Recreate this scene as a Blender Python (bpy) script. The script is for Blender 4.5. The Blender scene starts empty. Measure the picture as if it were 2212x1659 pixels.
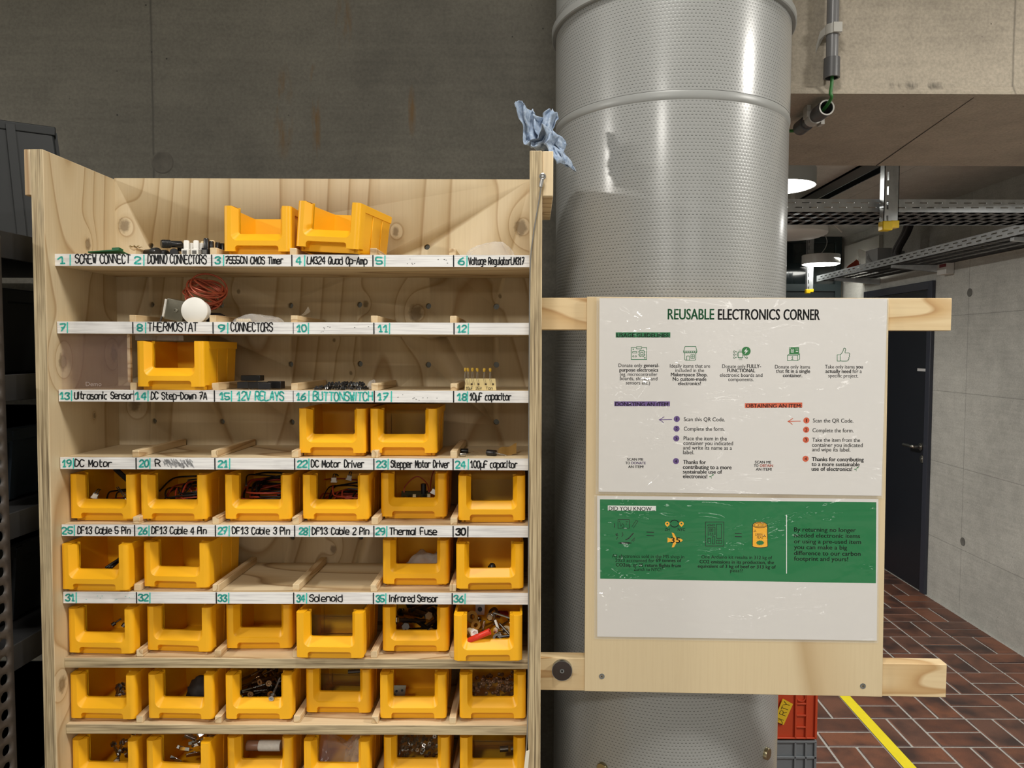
import bpy, bmesh, math, random
from mathutils import Vector, Matrix

SC = bpy.context.scene
COL = SC.collection
R = math.radians
rnd = random.Random(7)

# ---------------------------------------------------------------- camera
W, H, F, PX = 2212.0, 1659.0, 1600.0, 1150.0
CAMZ = 1.65
PITCH = R(2.77)
ROLL = 0.003
EYE = Vector((0, 0, CAMZ))
fw = Vector((0, math.cos(PITCH), -math.sin(PITCH)))
u0 = Vector((0, math.sin(PITCH), math.cos(PITCH)))
r0 = Vector((1, 0, 0))
rt = r0 * math.cos(ROLL) + u0 * math.sin(ROLL)
up = -r0 * math.sin(ROLL) + u0 * math.cos(ROLL)
cam_d = bpy.data.cameras.new('camera')
cam = bpy.data.objects.new('camera', cam_d)
COL.objects.link(cam)
cam_d.sensor_width = 36.0
cam_d.lens = F / W * 36.0
cam_d.shift_x = -(PX - W / 2) / W
cam_d.clip_start = 0.05
m = Matrix.Identity(4)
for i in range(3):
    m[i][0], m[i][1], m[i][2] = rt[i], up[i], -fw[i]
    m[i][3] = EYE[i]
cam.matrix_world = m
SC.camera = cam


# The shelf unit leans back by half a degree.  It is built upright in its own frame, seen from
# an eye turned the other way, and turned as a whole at the end.
LEAN = Matrix.Translation((0, 1.02, 1.65)) @ Matrix.Rotation(R(-0.5), 4, 'X') @ Matrix.Translation((0, -1.02, -1.65))
_IL = LEAN.inverted()
ROOM_VIEW = (EYE, fw, rt, up)
SHELF_VIEW = (_IL @ EYE, _IL.to_3x3() @ fw, _IL.to_3x3() @ rt, _IL.to_3x3() @ up)
VIEW = ROOM_VIEW


def ray(x, y):
    return VIEW[1] + VIEW[2] * ((x - PX) / F) + VIEW[3] * ((H / 2 - y) / F)


def atY(x, y, Y):
    d = ray(x, y)
    return VIEW[0] + d * ((Y - VIEW[0].y) / d.y)


def atX(x, y, X):
    d = ray(x, y)
    return VIEW[0] + d * (X / d.x)


def atZ(x, y, Z):
    d = ray(x, y)
    return VIEW[0] + d * ((Z - VIEW[0].z) / d.z)


# ---------------------------------------------------------------- light and exposure
SC.view_settings.view_transform = 'Standard'
SC.view_settings.look = 'None'
SC.view_settings.gamma = 1.0
SC.view_settings.use_curve_mapping = False
SC.view_settings.exposure = -0.12
wd = bpy.data.worlds.new('world')
SC.world = wd
wd.use_nodes = True
wd.node_tree.nodes['Background'].inputs[0].default_value = (1.0, 0.95, 0.86, 1)
wd.node_tree.nodes['Background'].inputs[1].default_value = 0.22


def area(name, loc, target, size, watts, col=(1, 0.93, 0.82), shape='DISK', size_y=None, spread=180):
    d = bpy.data.lights.new(name, 'AREA')
    d.shape = shape
    d.size = size
    if size_y:
        d.size_y = size_y
    d.energy = watts
    d.color = col
    d.spread = R(spread)
    o = bpy.data.objects.new(name, d)
    COL.objects.link(o)
    o.location = loc
    v = Vector(target) - Vector(loc)
    o.rotation_euler = v.to_track_quat('-Z', 'Y').to_euler()
    return o


# ceiling lamps of the workshop on the near side, all outside the frame; the far pair is added for glints on the posters
area('lamp_left', (-2.5, 0.2, 2.62), (-2.4, 0.2, 0), 0.28, 56, (1, 0.96, 0.89))
area('lamp_right', (1.9, 0.43, 2.68), (1.8, 0.43, 0), 0.28, 46, (1, 0.96, 0.89))
area('lamp_overhead', (0.05, 0.45, 2.95), (0.0, 0.6, 0), 0.32, 16, (1, 0.96, 0.89))
area('lamp_behind', (-0.5, -1.1, 2.65), (-0.5, -0.9, 0), 0.32, 26, (1, 0.96, 0.89))
area('far_glint_light', (1.2, -3.6, 2.5), (1.2, -3.6, 0), 1.3, 40, (1, 0.96, 0.89))
area('far_glint_light', (-0.8, -3.9, 2.5), (-0.8, -3.9, 0), 1.3, 40, (1, 0.96, 0.89))
# lamps of the passage: under the two pendants in view and two unseen ones added to brighten it
area('lamp_passage_near', (1.08, 3.25, 2.37), (1.08, 3.25, 0), 0.28, 60, (1, 0.98, 0.93))
area('lamp_passage_far', (2.34, 6.0, 2.37), (2.34, 6.0, 0), 0.28, 8, (1, 0.98, 0.93))
area('passage_side_fill', (0.2, 4.6, 2.45), (0.2, 4.6, 0), 0.28, 64, (1, 0.98, 0.93))
area('passage_front_fill', (1.9, 2.35, 2.15), (2.0, 2.6, 0), 0.28, 14, (1, 0.98, 0.93))


# ---------------------------------------------------------------- helpers
def C(r, g, b):
    def f(v):
        v /= 255.0
        return v / 12.92 if v <= 0.04045 else ((v + 0.055) / 1.055) ** 2.4
    return (f(r), f(g), f(b), 1.0)


class G:
    """small node-graph writer"""
    def __init__(s, name, rough=0.5, metal=0.0, base=(0.5, 0.5, 0.5, 1)):
        s.m = bpy.data.materials.new(name)
        s.m.use_nodes = True
        s.t = s.m.node_tree
        s.b = s.t.nodes['Principled BSDF']
        s.set('Roughness', rough)
        s.set('Metallic', metal)
        s.set('Base Color', base)

    def put(s, sock, v):
        if isinstance(v, bpy.types.NodeSocket):
            s.t.links.new(v, sock)
        elif v is not None:
            sock.default_value = v

    def set(s, k, v):
        s.put(s.b.inputs[k], v)
        return s

    def node(s, ty, **kw):
        n = s.t.nodes.new('ShaderNode' + ty)
        for k, v in kw.items():
            setattr(n, k, v)
        return n

    def math(s, op, a, b=None, c=None, clamp=False):
        n = s.node('Math', operation=op, use_clamp=clamp)
        s.put(n.inputs[0], a)
        s.put(n.inputs[1], b)
        s.put(n.inputs[2], c)
        return n.outputs[0]

    def mix(s, f, a, b, mode='MIX'):
        n = s.node('Mix', data_type='RGBA', blend_type=mode)
        s.put(n.inputs[0], f)
        s.put(n.inputs[6], a)
        s.put(n.inputs[7], b)
        return n.outputs[2]

    def ramp(s, f, *stops):
        n = s.node('ValToRGB')
        cr = n.color_ramp
        while len(cr.elements) < len(stops):
            cr.elements.new(0.5)
        for e, (p, c) in zip(cr.elements, stops):
            e.position = p
            e.color = c if isinstance(c, tuple) else (c, c, c, 1)
        s.put(n.inputs[0], f)
        return n.outputs[0]

    def coord(s, kind='Object'):
        return s.node('TexCoord').outputs[kind]

    def pos(s):
        return s.node('NewGeometry').outputs['Position']

    def island(s):
        return s.node('NewGeometry').outputs['Random Per Island']

    def vscale(s, v, sc, off=(0, 0, 0)):
        n = s.node('Mapping')
        s.put(n.inputs[0], v)
        n.inputs['Scale'].default_value = sc
        n.inputs['Location'].default_value = off
        return n.outputs[0]

    def noise(s, v, scale, detail=2.0, rough=0.5, dist=0.0):
        n = s.node('TexNoise')
        s.put(n.inputs['Vector'], v)
        n.inputs['Scale'].default_value = scale
        n.inputs['Detail'].default_value = detail
        n.inputs['Roughness'].default_value = rough
        n.inputs['Distortion'].default_value = dist
        return n.outputs[0]

    def voro(s, v, scale, rnd_=1.0, feature='F1'):
        n = s.node('TexVoronoi', feature=feature)
        s.put(n.inputs['Vector'], v)
        n.inputs['Scale'].default_value = scale
        n.inputs['Randomness'].default_value = rnd_
        return n.outputs['Distance']

    def sep(s, v):
        n = s.node('SeparateXYZ')
        s.put(n.inputs[0], v)
        return n.outputs

    def comb(s, x, y, z):
        n = s.node('CombineXYZ')
        for i, v in enumerate((x, y, z)):
            s.put(n.inputs[i], v)
        return n.outputs[0]

    def bump(s, h, strength=0.3, dist=0.002):
        n = s.node('Bump')
        n.inputs['Strength'].default_value = strength
        n.inputs['Distance'].default_value = dist
        s.put(n.inputs['Height'], h)
        s.set('Normal', n.outputs[0])
        return n.outputs[0]

    def line(s, v, at, w):
        """1 near value AT on socket V, 0 past width W"""
        d = s.math('ABSOLUTE', s.math('SUBTRACT', v, at))
        return s.math('SUBTRACT', 1.0, s.math('DIVIDE', d, w), clamp=True)

    def alpha(s, a):
        s.set('Alpha', a)
        return s


def plain(name, col, rough=0.5, metal=0.0, var=0.0, scale=40.0, coat=0.0):
    g = G(name, rough, metal, col)
    if var:
        n = g.noise(g.coord(), scale, 3, 0.6)
        dark = tuple(c * (1 - var) for c in col[:3]) + (1,)
        lite = tuple(min(1, c * (1 + var)) for c in col[:3]) + (1,)
        g.set('Base Color', g.ramp(n, (0.3, dark), (0.7, lite)))
    if coat:
        g.set('Coat Weight', coat)
        g.set('Coat Roughness', 0.08)
    return g.m


def pine(name, axis, lite, mid, dark, seed=0.0, freq=34.0, scale=3.2, contrast=1.0, knots=True, stretch=0.16, kax='X'):
    """plywood face: contour lines of a stretched noise field, drawn round the knots"""
    g = G(name, 0.55)
    sc = [1.0, 1.0, 1.0]
    sc['XYZ'.index(axis)] = stretch
    v = g.vscale(g.coord(), tuple(sc), (seed, seed * 1.7, seed * 0.6))
    f = g.noise(v, scale, 1.0, 0.4, 0.25)
    core = None
    if isinstance(knots, list):
        xyz = g.sep(g.coord())
        for (ka, kz, kr) in knots:
            d1 = g.math('DIVIDE', g.math('SUBTRACT', xyz['XYZ'.index(kax)], ka), kr)
            d2 = g.math('DIVIDE', g.math('SUBTRACT', xyz[2], kz), kr * 1.35)
            d = g.math('SQRT', g.math('ADD', g.math('MULTIPLY', d1, d1), g.math('MULTIPLY', d2, d2)))
            kb = g.math('POWER', g.math('SUBTRACT', 1.0, g.math('DIVIDE', d, 6.0), clamp=True), 2.4)
            f = g.math('ADD', f, g.math('MULTIPLY', kb, min(0.15, kr * 11.0)))
            wob = g.math('ADD', d, g.math('MULTIPLY', g.math('SUBTRACT', g.noise(g.coord(), 160, 2), 0.5), 0.9))
            k = g.ramp(wob, (0.55, 1.0), (1.0, 0.0))
            core = k if core is None else g.math('MAXIMUM', core, k)
    elif knots:
        sk = [1.0, 1.0, 1.0]
        sk['XYZ'.index(axis)] = 0.55
        kv = g.vscale(g.coord(), tuple(sk), (seed * 2.1, 0.3 + seed, seed))
        kd = g.voro(kv, 5.2)
        kb = g.math('POWER', g.math('SUBTRACT', 1.0, g.math('DIVIDE', kd, 0.42), clamp=True), 2.2)
        f = g.math('ADD', f, g.math('MULTIPLY', kb, 0.34))
        core = g.ramp(kd, (0.05, 1.0), (0.085, 0.0))
    s = g.math('FRACT', g.math('MULTIPLY', f, freq / 3.0))
    c = g.ramp(s, (0.0, lite), (0.5, lite), (0.84, mid), (0.94, dark), (1.0, lite))
    wide = g.noise(v, scale * 3.0, 2, 0.5)
    c = g.mix(g.math('MULTIPLY', wide, 0.28 * contrast), c, mid)
    fs = [260.0, 260.0, 260.0]
    fs['XYZ'.index(axis)] = 9.0
    fib = g.noise(g.vscale(g.coord(), tuple(fs)), 1.0, 2, 0.6)
    c = g.mix(g.math('MULTIPLY', g.ramp(fib, (0.45, 0.0), (0.75, 1.0)), 0.16), c, dark)
    if core is not None:
        c = g.mix(g.math('MULTIPLY', core, 0.72), c, tuple(x * 0.42 for x in dark[:3]) + (1,))
    g.set('Base Color', c)
    g.bump(fib, 0.08, 0.0006)
    return g.m


def plyedge(name, across, along, lite, mid, dark, n=520.0):
    g = G(name, 0.65)
    sc = [30.0, 30.0, 30.0]
    sc['XYZ'.index(across)] = n
    sc['XYZ'.index(along)] = 7.0
    f = g.noise(g.vscale(g.coord(), tuple(sc)), 1.0, 3, 0.6, 0.15)
    c = g.ramp(f, (0.3, dark), (0.44, mid), (0.6, lite), (0.75, mid))
    ss = [90.0, 90.0, 90.0]
    ss['XYZ'.index(along)] = 14.0
    f2 = g.noise(g.vscale(g.coord(), tuple(ss)), 1.0, 2, 0.7)
    c = g.mix(g.ramp(f2, (0.5, 0.0), (0.75, 0.45)), c, dark)
    g.set('Base Color', c)
    g.bump(f, 0.25, 0.0006)
    return g.m


class MB:
    """collects shapes into one bmesh and links it as one mesh object"""
    def __init__(s):
        s.bm = bmesh.new()
        s.mats = []
        s.mi = 0

    def mat(s, m):
        if m not in s.mats:
            s.mats.append(m)
        s.mi = s.mats.index(m)
        return s

    def face(s, vs, smooth=False):
        try:
            f = s.bm.faces.new(vs)
        except ValueError:
            return None
        f.material_index = s.mi
        f.smooth = smooth
        return f

    def v(s, p):
        return s.bm.verts.new(p)

    def poly(s, pts, smooth=False):
        return s.face([s.v(p) for p in pts], smooth)

    def box(s, x0, x1, y0, y1, z0, z1, M=None, front=None):
        """FRONT: another material for the -Y face"""
        P = [Vector((x, y, z)) for z in (z0, z1) for y in (y0, y1) for x in (x0, x1)]
        if M is not None:
            P = [M @ p for p in P]
        v = [s.v(p) for p in P]
        for k, q in enumerate(((0, 2, 3, 1), (4, 5, 7, 6), (0, 1, 5, 4), (2, 6, 7, 3), (0, 4, 6, 2), (1, 3, 7, 5))):
            f = s.face([v[i] for i in q])
            if k == 2 and front is not None:
                keep = s.mi
                s.mat(front)
                f.material_index = s.mi
                s.mi = keep
        return s

    def hexa(s, lo, hi):
        """solid between two quads (4 points each, same order)"""
        a = [s.v(p) for p in lo]
        b = [s.v(p) for p in hi]
        s.face(a[::-1])
        s.face(b)
        for i in range(4):
            j = (i + 1) % 4
            s.face([a[i], a[j], b[j], b[i]])
        return s

    def prism(s, pts, off):
        a = [s.v(p) for p in pts]
        b = [s.v(Vector(p) + Vector(off)) for p in pts]
        s.face(a)
        s.face(b[::-1])
        n = len(a)
        for i in range(n):
            j = (i + 1) % n
            s.face([a[i], b[i], b[j], a[j]])
        return s

    def rings(s, loops, closed=True, caps=True, smooth=True):
        vs = [[s.v(p) for p in l] for l in loops]
        n = len(vs[0])
        for a, b in zip(vs, vs[1:]):
            for i in range(n if closed else n - 1):
                j = (i + 1) % n
                s.face([a[i], a[j], b[j], b[i]], smooth)
        if caps:
            s.face(vs[0][::-1])
            s.face(vs[-1])
        return vs

    def lathe(s, prof, base=(0, 0, 0), axis=(0, 0, 1), seg=24, caps=True):
        """PROF: (radius, height) pairs along AXIS"""
        q = Vector((0, 0, 1)).rotation_difference(Vector(axis).normalized()).to_matrix()
        b = Vector(base)
        loops = []
        for r, h in prof:
            loops.append([b + q @ Vector((r * math.cos(2 * math.pi * i / seg), r * math.sin(2 * math.pi * i / seg), h)) for i in range(seg)])
        s.rings(loops, True, caps)
        return s

    def cyl(s, p0, p1, r, seg=16, r1=None):
        p0, p1 = Vector(p0), Vector(p1)
        return s.lathe([(r, 0), (r if r1 is None else r1, (p1 - p0).length)], p0, p1 - p0, seg)

    def tube(s, path, r, seg=8, closed=False):
        P = [Vector(p) for p in path]
        n = len(P)
        T = []
        for i in range(n):
            a = P[(i - 1) % n] if closed or i else P[0]
            b = P[(i + 1) % n] if closed or i < n - 1 else P[-1]
            t = (b - a)
            T.append(t.normalized() if t.length > 1e-9 else Vector((0, 0, 1)))
        ref = Vector((0, 0, 1)) if abs(T[0].z) < 0.9 else Vector((1, 0, 0))
        nrm = T[0].cross(ref).normalized()
        loops = []
        for i in range(n):
            if i:
                nrm = T[i - 1].rotation_difference(T[i]) @ nrm
            bi = T[i].cross(nrm).normalized()
            rr = r[i] if isinstance(r, (list, tuple)) else r
            loops.append([P[i] + (nrm * math.cos(2 * math.pi * k / seg) + bi * math.sin(2 * math.pi * k / seg)) * rr for k in range(seg)])
        if closed:
            loops.append(loops[0])
        s.rings(loops, True, not closed)
        return s

    def sheet(s, fn, nu, nv, smooth=True):
        g = [[s.v(fn(i / nu, j / nv)) for j in range(nv + 1)] for i in range(nu + 1)]
        for i in range(nu):
            for j in range(nv):
                s.face([g[i][j], g[i + 1][j], g[i + 1][j + 1], g[i][j + 1]], smooth)
        return s

    def stroke(s, pts, w, y=0.0):
        """flat ribbon with round ends in the XZ plane, facing -Y"""
        pts = [Vector((p[0], p[1])) for p in pts]
        for a, b in zip(pts, pts[1:]):
            d = b - a
            if d.length < 1e-7:
                continue
            n = Vector((-d.y, d.x)).normalized() * (w / 2)
            s.poly([(q.x, y, q.y) for q in (a - n, b - n, b + n, a + n)])
        for a in pts:
            s.disc(a.x, a.y, w / 2, y, 8)

    def disc(s, x, z, r, y=0.0, seg=24):
        s.poly([(x + r * math.cos(2 * math.pi * i / seg), y, z + r * math.sin(2 * math.pi * i / seg)) for i in range(seg)])

    def rect(s, x0, x1, z0, z1, y=0.0):
        s.poly([(x0, y, z0), (x1, y, z0), (x1, y, z1), (x0, y, z1)])

    def build(s, name, parent=None, loc=None, sharp=35, bevel=0.0, fix=True, bseg=2):
        if fix:
            bmesh.ops.recalc_face_normals(s.bm, faces=s.bm.faces)
        me = bpy.data.meshes.new(name)
        s.bm.to_mesh(me)
        s.bm.free()
        for m_ in s.mats:
            me.materials.append(m_)
        if sharp:
            me.set_sharp_from_angle(angle=R(sharp))
        o = bpy.data.objects.new(name, me)
        COL.objects.link(o)
        if parent is not None:
            o.parent = parent
        if loc is not None:
            o.location = loc
        if bevel:
            b = o.modifiers.new('bevel', 'BEVEL')
            b.width = bevel
            b.segments = bseg
            b.limit_method = 'ANGLE'
            b.angle_limit = R(40)
        return o


def tag(o, label, cat, group=None, kind=None):
    o['label'] = label
    o['category'] = cat
    if group:
        o['group'] = group
    if kind:
        o['kind'] = kind
    return o


def thing(name, label, cat, loc=(0, 0, 0), rot=(0, 0, 0), group=None):
    o = bpy.data.objects.new(name, None)
    o.empty_display_size = 0.02
    COL.objects.link(o)
    o.location = loc
    o.rotation_euler = rot
    return tag(o, label, cat, group)


def wpart(mb, name, root, **kw):
    """a part whose mesh is written in world coordinates (root not rotated)"""
    return mb.build(name, root, -Vector(root.location), **kw)


def struct(o):
    o['kind'] = 'structure'
    return o


def dup(root, label=None, group=None, loc=None, rot=None):
    r = root.copy()
    COL.objects.link(r)
    for ch in list(root.children):
        c = ch.copy()
        COL.objects.link(c)
        c.parent = r
        for gch in list(ch.children):
            d = gch.copy()
            COL.objects.link(d)
            d.parent = c
    if label:
        r['label'] = label
    if group:
        r['group'] = group
    if loc is not None:
        r.location = loc
    if rot is not None:
        r.rotation_euler = rot
    return r


def smooth_path(pts, k=5, closed=False):
    P = [Vector(p) for p in pts]
    n = len(P)
    out = []
    for i in range(n if closed else n - 1):
        g = lambda j: P[j % n] if closed else P[max(0, min(n - 1, j))]
        a, b, c, d = g(i - 1), g(i), g(i + 1), g(i + 2)
        for q in range(k):
            t = q / k
            out.append(0.5 * ((2 * b) + (c - a) * t + (2 * a - 5 * b + 4 * c - d) * t * t + (3 * b - a - 3 * c + d) * t ** 3))
    if not closed:
        out.append(P[-1])
    return out


def arc(cx, cz, r, a0, a1, n=12):
    return [(cx + r * math.cos(R(a0 + (a1 - a0) * i / n)), cz + r * math.sin(R(a0 + (a1 - a0) * i / n))) for i in range(n + 1)]


# handwriting: x 0-4, y 2 = baseline, 6 = x height, 8 = cap height
GLY = {
    'A': '02 28 42;14 34', 'B': '02 08 38 47 36 05;25 44 43 32 02', 'C': '47 38 18 06 04 12 32 43', 'D': '02 08 28 46 44 22 02',
    'E': '48 08 02 42;05 35', 'F': '48 08 02;05 35', 'G': '47 38 18 06 04 12 32 43 45 25', 'H': '02 08;42 48;05 45', 'I': '02 08',
    'K': '02 08;48 05 42', 'L': '08 02 42', 'M': '02 08 24 48 42', 'N': '02 08 42 48', 'O': '18 06 04 12 32 44 46 38 18',
    'Q': '18 06 04 12 32 44 46 38 18;24 42', 'P': '02 08 38 47 46 35 05', 'R': '02 08 38 47 46 35 05;25 42', 'S': '47 38 18 07 06 35 44 43 32 12 03', 'T': '08 48;28 22',
    'U': '08 03 12 32 43 48', 'V': '08 22 48', 'W': '08 12 26 32 48', 'Y': '08 25 48;25 22',
    'a': '46 16 05 03 12 32 44;46 43 42', 'b': '08 02 32 43 45 36 05', 'c': '36 16 05 03 12 32', 'd': '48 42 12 03 05 16 46',
    'e': '04 44 45 36 16 05 03 12 42', 'f': '38 28 17 12;05 35', 'g': '46 16 05 03 12 42;46 41 30 10', 'h': '08 02;05 16 36 45 42',
    'i': '06 02;08 07', 'k': '08 02;36 04 32', 'l': '08 02', 'm': '02 06;05 16 25 22;25 36 45 42', 'n': '02 06;05 16 36 45 42',
    'o': '16 05 03 12 32 43 45 36 16', 'p': '00 06 36 45 43 32 02', 'r': '02 06;05 16 36', 's': '36 16 05 34 43 32 02',
    't': '18 13 22 32;06 36', 'u': '06 03 12 32 43 46 42', 'v': '06 22 46', 'w': '06 12 25 32 46', 'x': '06 42;46 02',
    'y': '06 03 12 42;46 41 30 10', 'u_': '00 06;03 12 32 43 46 42',
    '0': '18 06 04 12 32 44 46 38 18', '1': '06 28 22;12 32', '2': '07 18 38 47 46 02 42', '3': '07 18 38 47 36 25 35 44 43 32 12 03',
    '4': '32 38 04 44', '5': '48 08 05 35 44 43 32 12 03', '6': '38 16 04 03 12 32 43 44 35 15 04', '7': '08 48 12;15 35',
    '8': '25 06 07 18 38 47 46 25 04 03 12 32 43 44 25', '9': '46 35 15 06 07 18 38 47 44 22', '-': '05 35', '.': '02 13', '|': '02 08', "'": '18 06',
}
NARROW = {'I': 0.9, 'i': 0.9, 'l': 0.9, '|': 1, '.': 1.2, ' ': 2.6, '1': 3.4, '-': 3.4, 'r': 3.4, 't': 3.3, 'f': 3.3, 'c': 3.5, 's': 3.6, "'": 1.2}


def scrawl(mb, text, x0, x1, z0, cap, w, y, jit=0.25, rs=None, curvy=True):
    """text in the stroke alphabet between x0 and x1 (metres), baseline z0, cap height cap"""
    rs = rs or rnd
    adv = [NARROW.get(c, 4.0) + 1.25 for c in text]
    tot = sum(adv) - 1.25
    sx = (x1 - x0) / tot
    sz = cap / 6.0
    x = x0
    for c, a in zip(text, adv):
        g = GLY.get('u_' if c == '\u00b5' else c)
        if g:
            dz = rs.uniform(-jit, jit) * 1.2
            sh = rs.uniform(-0.05, 0.12)
            for st in g.split(';'):
                pts = []
                for p in st.split():
                    px = int(p[0]) * (0.5 if c == ' ' else 1.0) + rs.uniform(-jit, jit)
                    pz = int(p[1]) - 2 + rs.uniform(-jit, jit) + dz
                    pts.append(Vector((x + (px + sh * pz) * sx, z0 + pz * sz, 0)))
                if curvy and len(pts) > 2:
                    pts = smooth_path(pts, 3)
                mb.stroke([(q.x, q.y) for q in pts], w, y)
        x += a * sx


_FONT = {}


def glyph_mesh(s, bold):
    key = (s, bold)
    if key in _FONT:
        return _FONT[key]
    cu = bpy.data.curves.new('lettering', 'FONT')
    cu.body = s
    cu.size = 1.0
    cu.resolution_u = 3
    if bold:
        cu.offset = bold
    ob = bpy.data.objects.new('lettering', cu)
    COL.objects.link(ob)
    dg = bpy.context.evaluated_depsgraph_get()
    me = bpy.data.meshes.new_from_object(ob.evaluated_get(dg))
    vs = [v.co.copy() for v in me.vertices]
    fs = [list(p.vertices) for p in me.polygons]
    bpy.data.objects.remove(ob)
    bpy.data.curves.remove(cu)
    bpy.data.meshes.remove(me)
    _FONT[key] = (vs, fs)
    return vs, fs


def type_in(mb, s, x0, x1, z0, size, y, bold=0.0):
    """printed text squeezed between x0 and x1; SIZE is the em height; BOLD thickens the strokes"""
    vs, fs = glyph_mesh(s, 0.0)
    if not vs:
        return
    lo = min(v.x for v in vs)
    hi = max(v.x for v in vs)
    e = bold * size
    sx = (x1 - x0 - 2 * e) / (hi - lo)
    steps = ((0, 0),) if not bold else ((-1, 0), (-.5, .4), (0, -.4), (.5, .4), (1, 0))
    for dx, dz in steps:
        nv = [mb.v((x0 + e + (v.x - lo) * sx + dx * e, y, z0 + v.y * size + dz * e)) for v in vs]
        for f in fs:
            mb.face([nv[i] for i in f])


def text_width(s, bold):
    vs, _ = glyph_mesh(s, 0.0)
    return max(v.x for v in vs) - min(v.x for v in vs) + 2 * bold


# ---------------------------------------------------------------- materials of the setting
def concrete(name, base, axis, seams_a=(), seams_z=(), holes=(), stains=(), dark=0.6, seam_w=0.0035):
    """shuttered concrete; AXIS is the horizontal axis of the face"""
    g = G(name, 0.75)
    p = g.pos()
    n1 = g.noise(p, 1.6, 5, 0.6)
    n2 = g.noise(p, 14.0, 4, 0.65)
    n3 = g.noise(p, 160.0, 2, 0.6)
    lo = tuple(c * dark for c in base[:3]) + (1,)
    hi = tuple(min(1, c * 1.22) for c in base[:3]) + (1,)
    c = g.ramp(n1, (0.3, lo), (0.5, base), (0.72, hi))
    c = g.mix(0.35, c, g.ramp(n2, (0.3, lo), (0.7, hi)))
    c = g.mix(0.16, c, g.ramp(n3, (0.3, (0, 0, 0, 1)), (0.7, (1, 1, 1, 1))), 'OVERLAY')
    # streaks of the shuttering boards
    sv = g.vscale(p, (3, 3, 60)) if axis != 'Y0' else p
    c = g.mix(0.18, c, g.ramp(g.noise(sv, 1.0, 3, 0.6), (0.35, lo), (0.65, hi)))
    xyz = g.sep(p)
    A = xyz['XY'.index(axis[0])]
    Z = xyz[2]
    deep = tuple(c_ * 0.32 for c_ in base[:3]) + (1,)
    wob = g.math('MULTIPLY', g.math('SUBTRACT', n2, 0.5), 0.004)
    h = g.math('MULTIPLY', n3, 0.2)
    face = g.math('ABSOLUTE', g.sep(g.node('NewGeometry').outputs['Normal'])[1]) if name == 'concrete_beam' else 1.0
    for a in seams_a:
        l = g.math('MULTIPLY', g.line(g.math('ADD', A, wob), a, seam_w), face)
        c = g.mix(g.math('MULTIPLY', l, 0.75), c, deep)
    for z in seams_z:
        l = g.line(g.math('ADD', Z, wob), z, seam_w)
        c = g.mix(g.math('MULTIPLY', l, 0.65), c, deep)
    # pores
    vd = g.voro(p, 26.0)
    pore = g.ramp(vd, (0.035, 1.0), (0.06, 0.0))
    pm = g.ramp(g.noise(p, 9.0, 1), (0.52, 0.0), (0.6, 1.0))
    c = g.mix(g.math('MULTIPLY', pore, pm), c, tuple(c_ * 0.12 for c_ in base[:3]) + (1,))
    for (a, z, w, l, s) in stains:
        d1 = g.math('DIVIDE', g.math('SUBTRACT', A, a), w)
        d2 = g.math('DIVIDE', g.math('SUBTRACT', Z, z), l)
        d = g.math('ADD', g.math('MULTIPLY', d1, d1), g.math('MULTIPLY', d2, d2))
        k = g.math('SUBTRACT', 1.0, d, clamp=True)
        sn = g.ramp(g.noise(g.vscale(p, (40, 40, 9)), 1.0, 3, 0.7), (0.45, 0.0), (0.62, 1.0))
        c = g.mix(g.math('MULTIPLY', g.math('MULTIPLY', k, sn), 0.85), c, s)
    g.set('Base Color', c)
    g.bump(g.math('ADD', h, g.math('MULTIPLY', n2, 0.5)), 0.35, 0.004)
    return g.m


WY = 1.62                                   # face of the concrete wall behind the shelf
RX = 2.66                                   # right wall of the passage
ZL = atY(1950, 206, WY).z                   # underside of the beam
YB = atZ(1950, 358, ZL).y                   # its far edge
YE = 6.4                                    # end of the passage
ZC = 2.603                                  # passage ceiling

rust = C(96, 70, 30)
seam_x = atY(329, 200, WY).x
M_wall = concrete('concrete_wall', C(96, 92, 82), 'X', seams_a=(seam_x, atY(1968, 60, WY).x * 0 + 9), seams_z=(3.0,),
                  stains=[(atY(742, 50, WY).x, atY(742, 50, WY).z, 0.02, 0.07, rust), (atY(680, 165, WY).x, atY(680, 165, WY).z, 0.012, 0.03, rust),
                          (atY(612, 260, WY).x, atY(612, 240, WY).z, 0.025, 0.11, rust), (atY(682, 250, WY).x, atY(682, 270, WY).z, 0.012, 0.11, rust),
                          (atY(890, 240, WY).x, atY(890, 240, WY).z, 0.01, 0.06, rust)])
M_beam = concrete('concrete_beam', C(176, 166, 150), 'X', seams_a=(atY(2190, 100, WY).x,), seams_z=(atY(2205, 121, WY).z * 0 + 9,),
                  stains=[(atY(1980, 186, WY).x, atY(1980, 186, WY).z, 0.09, 0.012, C(70, 68, 62))])
M_right = concrete('concrete_right_wall', C(186, 185, 178), 'Y', seams_a=(atX(2088, 800, RX).y, 5.95, 2.2),
                   seams_z=(atX(2200, 671, RX).z, atX(2200, 862, RX).z, atX(2200, 1046, RX).z, atX(2200, 1245, RX).z), dark=0.7)
M_ceil = concrete('concrete_ceiling', C(172, 170, 158), 'X', seams_a=(1.05, 2.0), dark=0.7)
M_ceil2 = concrete('concrete_passage_ceiling', C(200, 198, 190), 'X', seams_a=(1.05, 2.0), dark=0.75)
M_dark = plain('dark_teal_paint', C(42, 54, 56), 0.35, 0, 0.1, 3)
M_grout = plain('grout', C(172, 170, 164), 0.85, 0, 0.15, 90)


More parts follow.
